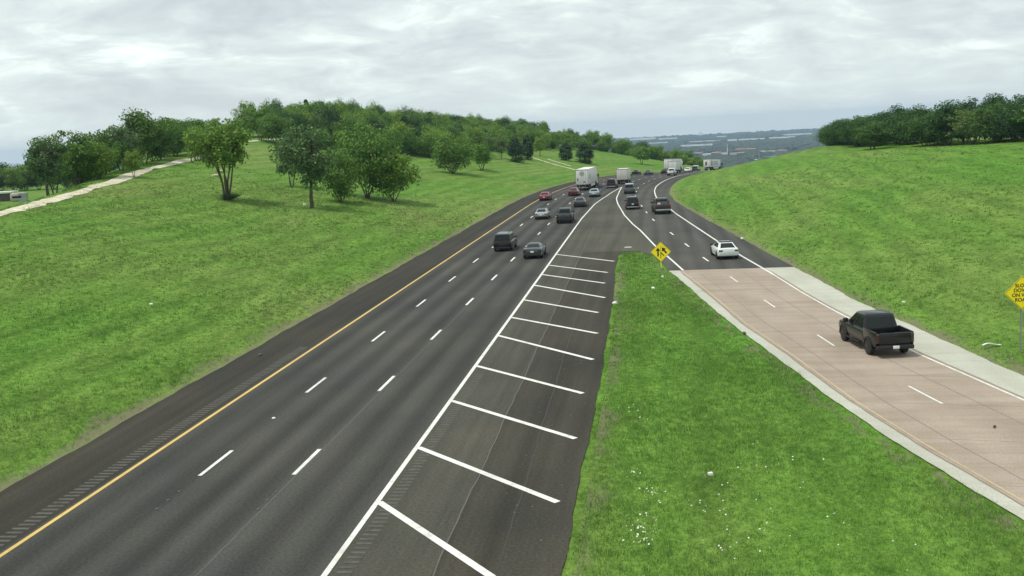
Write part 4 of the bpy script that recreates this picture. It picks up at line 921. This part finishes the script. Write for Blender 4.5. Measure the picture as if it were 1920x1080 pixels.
# ------------------------------------------------------------------ litter, road studs, stones, flowers
def scrap(name, s, o, size, label, mat, seed, cat='litter', group=None, flat=.45, dz=.03, rz=None):
    r = np.random.default_rng(seed); mb = MB(); n = 9; R = []
    for z, k in ((0, .75), (.35, 1.0), (.8, .8), (1.0, .35)):
        R.append([(size[0]*.5*k*math.cos(2*math.pi*i/n)*r.uniform(.75, 1.2), size[1]*.5*k*math.sin(2*math.pi*i/n)*r.uniform(.75, 1.2), size[2]*z*r.uniform(.85, 1.1)) for i in range(n)])
    mb.loft(R); b = mb.build(name, mat, smooth=True, ang=40); b.location = P(s, o, dz+.06); b.rotation_euler = (0, 0, r.uniform(0, 6) if rz is None else rz); return tag(b, label, cat, group)
scrap('crushed_cup', 34.2, 22.2, (.22, .14, .13), 'white crushed cup lying in the middle of the grass wedge', M['litter'], 1, dz=.14)
def strip_scrap():
    mb = MB(); R = []
    for t in np.linspace(0, 1, 7): R.append([(t*1.0-.5, .13*math.sin(t*3)+y, z+.05*math.sin(t*5)) for y, z in ((-.07, 0), (.07, 0), (.07, .03), (-.07, .03))])
    b = mb.loft(R).build('tyre_tread_strip', M['litter']); b.location = P(53.3, 37.5, .16); b.rotation_euler = (0, 0, heading(53)-1.35); tag(b, 'pale bent strip lying on the grass beside the wet road sign', 'litter')
strip_scrap()
scrap('paper_scrap', 65.6, 36.1, (.26, .2, .1), 'white paper scrap on the right bank above the black pickup', M['litter'], 3, dz=.1)
scrap('paper_scrap', 81.2, 21.2, (.3, .22, .16), 'white crumpled paper on the grass below the arrow sign', M['litter'], 4, dz=.14)
scrap('paper_scrap', 75.7, 20.4, (.42, .22, .14), 'second, wider white paper on the grass below the arrow sign', M['litter'], 5, dz=.14)
scrap('plastic_bag', 69.6, 17.75, (.4, .3, .18), 'white plastic scrap at the pavement edge of the grass wedge', M['litter'], 6, dz=.1)
scrap('paper_scrap', 64.0, -13.6, (.35, .25, .1), 'pale scrap low on the left bank', M['litter'], 7, dz=.1)
scrap('paper_scrap', 130.6, -25.6, (.5, .35, .25), 'white scrap on the grass at the foot of the thin trunked tree', M['litter'], 8, dz=.1)
scrap('paper_scrap', 106.9, 29.75, (.4, .3, .2), 'white scrap on the grass edge beside the white crossover', M['litter'], 9, dz=.1)
scrap('tyre_scrap', 55.7, -2.7, (.5, .16, .06), 'pale rubber scrap on the left shoulder', M['seam'], 10, dz=.03)
scrap('tyre_scrap', 59.0, 25.6, (.6, .2, .06), 'dark scrap on the pale concrete edge beside the grass wedge', M['tar'], 11, dz=.03, rz=1.45)
scrap('tyre_scrap', 40.0, 33.4, (.32, .1, .05), 'small dark scrap on the concrete ramp behind the pickup', M['tar'], 12, dz=.03, rz=.9)
scrap('rock', 150, -46.3, (1.6, .8, .25), 'flat pale rock showing on the left slope below the ridge path', M['path'], 13, 'rock', dz=-.02)
scrap('rock', 158, -49, (1.1, .6, .2), 'smaller pale rock higher on the left slope near the ridge path', M['path'], 14, 'rock', dz=-.02)
b = MB().box(-.35, .35, -.09, .09, 0, .13, .03).build('delineator_block', M['litter']); b.location = PR(103.3, 18.0, .01); b.rotation_euler = (0, 0, heading(103)-1.45); tag(b, 'white block lying on the pavement at the tip of the grass wedge', 'block')
stud = MB(); stud.loft([[(r_*math.cos(k*.5236), r_*math.sin(k*.5236), z_) for k in range(12)] for r_, z_ in ((.06, 0), (.055, .015), (.035, .03))]); sm = stud.data('road_stud', M['seam'])
for i, (s, o) in enumerate([(31.3, 3.19), (32.15, 3.19), (33.0, 3.19), (31.3, 6.87), (32.15, 6.87), (33.0, 6.87)]):
    q = put('road_stud', sm); q.location = PR(s, o, .012); tag(q, ('small grey road stud, one of three ending the middle dash row' if i < 3 else 'small grey road stud, one of three ending the right dash row'), 'road stud', 'road studs')
q = put('road_stud', stud.data('road_stud', M['litter'])); q.location = PR(42.4, 3.2, .012); q.scale = (1.5, 1.5, 1.2); tag(q, 'single white road stud halfway between two dashes', 'road stud', 'road studs')
mb = MB()
for k in range(90):
    s, o = rng.uniform(26, 62), rng.normal(16.2, 1.0)
    if o > 17.6 or o < 11.2: continue
    p = PR(s, o, .005); z = rng.uniform(.02, .055); a = rng.uniform(0, 6); mb.add([(p.x+z*math.cos(a+t), p.y+z*math.sin(a+t), p.z) for t in (0, 1.7, 3.2, 4.8)]+[(p.x, p.y, p.z+z*.8)], [(0, 1, 4), (1, 2, 4), (2, 3, 4), (3, 0, 4)])
tag(mb.build('gravel', M['seam'], smooth=False), 'loose pale gravel scattered over the striped gore pavement', 'gravel', kind='stuff')
mb = MB()
for (s, o, ns, sp) in [(29.2, 19.9, 42, .5), (32.2, 20.1, 16, .5), (31.4, 21.9, 14, .6), (28.0, 22.3, 10, .6), (34.5, 19.6, 9, .4), (42.5, 19.5, 10, .9), (29, 26.0, 10, 1.5), (35, 24, 14, 2.0), (30.5, 23.8, 8, 1.0)]:
    for k in range(ns):
        p = P(s+rng.normal(0, sp), o+rng.normal(0, sp*.5), .08); h = rng.uniform(.06, .26); z = rng.uniform(.018, .036)
        for j in range(2):
            t = rng.uniform(0, 3); ux, uy = z*math.cos(t), z*math.sin(t)
            mb.add([(p.x+.02-ux, p.y-uy, p.z+h+rng.uniform(-.01, .02)), (p.x+.02+uy, p.y-ux, p.z+h+.012), (p.x+.02+ux, p.y+uy, p.z+h+rng.uniform(-.01, .02)), (p.x+.02-uy, p.y+ux, p.z+h-.012)], [(0, 1, 2, 3)])
tag(mb.build('flowers', simple('petals', (.78, .78, .70), .8), smooth=False), 'small white wild flowers in clumps in the grass wedge', 'flowers', kind='stuff')

# ------------------------------------------------------------------ the buildings below the left ridge
def building(name, loc, rz, L, W, H, wall, roof, label, cat='building', group=None, pitch=0.0, win=0, eave=.25, stripe=None):
    root = empty(name, loc, rz, label, cat, group)
    MB().box(-L/2, L/2, -W/2, W/2, -1.5, H).build('wall', wall, root, smooth=False)
    if pitch:
        MB().add([(-L/2-eave, -W/2-eave, H-.02), (L/2+eave, -W/2-eave, H-.02), (L/2+eave, W/2+eave, H-.02), (-L/2-eave, W/2+eave, H-.02), (-L/2-eave, 0, H+pitch), (L/2+eave, 0, H+pitch)], [(0, 1, 5, 4), (2, 3, 4, 5), (0, 4, 3), (1, 2, 5), (0, 3, 2, 1)]).build('roof', roof, root, smooth=False)
    else: MB().box(-L/2-eave, L/2+eave, -W/2-eave, W/2+eave, H-.02, H+.35).build('roof', roof, root, smooth=False)
    for i in range(win):
        x = -L/2+(i+.5)*L/win
        MB().box(x-L/win*.28, x+L/win*.28, -W/2-.06, -W/2+.02, H*.25, H*.8).build('window', M['glass'], root, smooth=False)
    return root
def cam_at(px, D, z):
    """a point of the plan seen in a given direction at a given distance (used to lay out the valley)"""
    t = (px-960)/FPX; return Vector((t*D, D, z))
wd = simple('brown_wall', (.075, .068, .055), .9); pr_f = simple('pale_roof', (.62, .64, .56), .7); bg = simple('beige_panel', (.40, .37, .31), .7); grr = simple('grey_panel', (.30, .34, .34), .6)
def left_pt(px, D):     # far left field, seen over the ridge
    t = (px-960)/FPX; x, y = t*D, D; return Vector((x, y, float(ground_z(*unplan(x, y)))))
p = left_pt(14, 240); building('carport', p+Vector((0, 0, -.6)), .15, 6.5, 5, 2.5, wd, pr_f, 'dark open shed with a pale flat roof at the far left edge', 'shed', eave=.35)
p = left_pt(49, 236)
root = empty('camper_trailer', p+Vector((0, 0, -.5)), .3, 'beige rounded camper trailer parked beside the dark shed', 'camper'); MB().box(-1.6, 1.6, -1.1, 1.1, .5, 2.5, .45).build('body', bg, root); MB().box(-1.1, 1.1, -1.14, -1.08, 1.3, 1.8, .02).build('window', M['glass'], root)
for sd in (1, -1): wheel(root, 0, sd*1.0, .36, .22, M['rim'])
p = left_pt(59, 236); building('utility_shed', p+Vector((0, 0, -.6)), .2, 1.6, 1.6, 2.2, grr, grr, 'small grey utility shed right of the beige camper', 'shed', eave=.1)
p = left_pt(2, 225); car('parked_car', 'white car parked at the far left edge below the ridge', 'suv', white, p+Vector((0, 0, .02)), 2.2, group=None, plate=False)

# ------------------------------------------------------------------ the valley and everything in it
def valley_mat():
    m, nt, b, o = nmat('valley_ground'); tc = N(nt, 'ShaderNodeTexCoord'); mp = N(nt, 'ShaderNodeMapping'); mp.inputs['Scale'].default_value = (.004, .0012, 1); link(nt, tc, 'Object', mp, 0)
    n1 = noise(nt, mp.outputs[0], 1.0, 7, .62); n2 = noise(nt, mp.outputs[0], 9, 5, .7)
    c = ramp(nt, n1, 'Fac', [(.35, (.014, .026, .016)), (.52, (.028, .048, .026)), (.62, (.070, .092, .050)), (.70, (.16, .155, .11))])
    c2 = ramp(nt, n2, 'Fac', [(.3, (.6, .62, .6)), (.7, (1.3, 1.3, 1.3))]); nt.links.new(mixc(nt, 1.0, c.outputs[0], c2.outputs[0], 'MULTIPLY'), b.inputs['Base Color']); b.inputs['Roughness'].default_value = .95; b.inputs['Specular IOR Level'].default_value = .1
    return m
ZV = -72.0; R_ = 7900.
V = [(0, 0, ZV)]; n = 96
for rr in (600, 1500, 3000, 5000, R_):
    for k in range(n): V.append((rr*math.cos(2*math.pi*k/n), rr*math.sin(2*math.pi*k/n), ZV))
Fq = []
for j in range(4):
    for k in range(n): Fq.append((1+j*n+k, 1+(j+1)*n+k, 1+(j+1)*n+(k+1) % n, 1+j*n+(k+1) % n))
me = bpy.data.meshes.new('plain'); me.from_pydata(V, [], [(0, 1+k, 1+(k+1) % n) for k in range(n)]+Fq); me.materials.append(valley_mat()); tag(put('plain', me), kind='structure')
wh = simple('warehouse_white', (.86, .88, .87), .6, var=.05, scale=.01); br = simple('brick_wall', (.36, .24, .19), .9, scale=.3); rf = simple('brown_roof', (.30, .21, .18), .9, scale=.3); gy = simple('grey_roof', (.42, .42, .42), .8, scale=.1); tl = simple('teal_roof', (.06, .36, .24), .6)
def vy(px, y): return (CAM_H-ZV)/((y-(249-.05*(px-960)))/FPX)
def far(px0, px1, y, hpx, wall, roof, label, name='warehouse', pitch=0.0, win=0, group=None, depth=.4):
    D = vy((px0+px1)/2, y); c = cam_at((px0+px1)/2, D, ZV); L = (px1-px0)/FPX*D; H = hpx/FPX*D
    CLEAR.append((px0-3, px1+3, D)); return building(name, c, -math.atan2(c.x, c.y), L, max(12, L*depth), H, wall, roof, label, 'building', group, pitch, win, eave=.5)
CLEAR = []
GW = 'pale warehouses in the valley'
far(1192, 1240, 260.5, 2.6, wh, wh, 'long white warehouse on the horizon just right of the wooded hill', group=GW, depth=.3)
far(1246, 1280, 259.5, 2.2, wh, gy, 'white warehouse on the horizon, second from the wooded hill', group=GW, depth=.3)
far(1286, 1345, 272, 2.4, wh, wh, 'long low white warehouse halfway down the valley above the farthest truck', group=GW, depth=.25)
far(1352, 1372, 255.5, 1.6, wh, wh, 'small white warehouse near the horizon in mid valley', group=GW)
far(1374, 1391, 262.5, 3.0, wh, gy, 'bright white block left of the long white warehouse', group=GW)
far(1395, 1442, 260.5, 2.0, wh, wh, 'long white warehouse below the horizon right of the bright block', group=GW, depth=.3)
far(1452, 1500, 257.5, 2.0, wh, wh, 'white warehouse below the horizon farther right in the valley', group=GW, depth=.3)
far(1476, 1530, 251.5, 1.8, wh, wh, 'white warehouse strip on the horizon beside the right wood', group=GW, depth=.3)
far(1210, 1262, 267.5, 1.6, wh, gy, 'grey white shed below the two horizon warehouses', group=GW, depth=.3)
far(1300, 1360, 264, 1.6, wh, gy, 'pale grey shed in mid valley above the long low warehouse', group=GW, depth=.3)
far(1320, 1327, 252.5, 5.0, wh, wh, 'white tower block standing up on the horizon', 'tower_block', group=None, depth=1)
GH = 'houses in the valley'
for a, b_, y, h, w_, r_, lb in [(1312, 1326, 288, 4, br, rf, 'brown roofed house, leftmost of the near valley houses'), (1327, 1342, 290, 4, wh, gy, 'white fronted house beside the leftmost brown roofed house'), (1344, 1361, 287, 4, br, rf, 'wide brown roofed house in the middle of the near valley houses'),
        (1362, 1372, 288, 3.4, wh, gy, 'white house left of the pale mast'), (1378, 1390, 288, 3.6, wh, rf, 'white house with brown roof right of the pale mast'), (1391, 1404, 287, 3.6, br, rf, 'brick house right of the white brown roofed one'),
        (1388, 1406, 280, 3.2, br, rf, 'brick house in the upper row behind the mast'), (1408, 1428, 279.5, 3.2, br, rf, 'wide brick house at the right of the upper row'), (1430, 1445, 284, 3, br, gy, 'brick house with grey roof left of the teal roof'),
        (1448, 1462, 283, 3, wh, rf, 'white house above the teal roof'), (1466, 1484, 282, 3, br, rf, 'brick house at the right end of the valley houses')]:
    far(a, b_, y, h*.62, w_, r_, lb, 'house', pitch=vy(a, y)*h*.4/FPX, win=4, group=GH, depth=.7)
far(1442, 1464, 295, 3.6, tl, tl, 'low building with a teal green roof close to the right grass hill', 'store', depth=.8)
far(1414, 1429, 302, 4.6, br, wh, 'pinkish building just over the crest of the right grass hill', 'store', win=3, depth=.6)
for px, y, top, lb in [(1373, 289, 268, 'pale slender mast rising among the valley houses'), (1432, 299, 284, 'thin grey pole right of the pinkish building'), (1421, 299, 285, 'thin grey pole behind the pinkish building')]:
    D = vy(px, y); c = cam_at(px, D, ZV); hh = (y-top)/FPX*D; rr = D/FPX*.55
    root = empty('mast', c, 0, lb, 'mast'); MB().path([(0, 0, -1), (0, 0, hh*.5), (0, 0, hh)], [rr, rr*.8, rr*.5], 8).build('pole', wh if px == 1373 else M['steel'], root); MB().box(-rr*2.2, rr*2.2, -rr*.5, rr*.5, hh*.9, hh*.93).build('crossarm', M['steel'], root)

# woods of the valley as one mass
r = np.random.default_rng(5); cs = []
for k in range(5200):
    D = 1500*(7600/1500)**(r.random()); px = r.uniform(1120, 1640)
    if any(a < px < b and d*.90 < D < d+60 for a, b, d in CLEAR): continue
    if r.random() < .62 or math.sin(D*.0042+px*.013)+math.sin(D*.0019-px*.021+1) > .1: cs.append(((px-960)/FPX*D, D))
cs = np.array(cs); n = len(cs); ico = []
bm = bmesh.new(); bmesh.ops.create_icosphere(bm, subdivisions=1, radius=1); bm.verts.index_update(); iv = np.array([v.co[:] for v in bm.verts]); fi = np.array([[v.index for v in f.verts] for f in bm.faces]); bm.free()
W_ = r.uniform(8, 26, (n, 1, 1))*np.array([1, 1, 0])+np.array([0, 0, 1])*r.uniform(5, 10, (n, 1, 1)); J = r.uniform(.8, 1.2, (n, len(iv), 1))
V = iv[None]*J*W_+np.concatenate([cs, np.full((n, 1), ZV+1.5)], 1)[:, None, :]
F = (fi[None]+(np.arange(n)*len(iv))[:, None, None]).reshape(-1, 3)
o_ = put('distant_woods', np_mesh('distant_woods', V.reshape(-1, 3), F, leaf_mat('distant_leaves', (.012, .024, .014), (.030, .050, .026), 0.0, 0.0))); tag(o_, 'blue green woods covering the far valley floor', 'woods', kind='stuff')
# ------------------------------------------------------------------ the air of the valley
hm = bpy.data.materials.new('haze'); hm.use_nodes = True; nt = hm.node_tree; nt.nodes.clear(); ho = nt.nodes.new('ShaderNodeOutputMaterial'); pv = nt.nodes.new('ShaderNodeVolumePrincipled'); link(nt, pv, 0, ho, 'Volume')
pv.inputs['Color'].default_value = (.54, .76, 1.0, 1); pv.inputs['Density'].default_value = HAZE; pv.inputs['Anisotropy'].default_value = 0.0
mb = MB().box(-8000, 8000, -8000, 8000, ZV-1.5, 62); o_ = mb.build('haze', hm, smooth=False); tag(o_, 'pale blue haze filling the air down to the far valley', 'haze', kind='stuff')
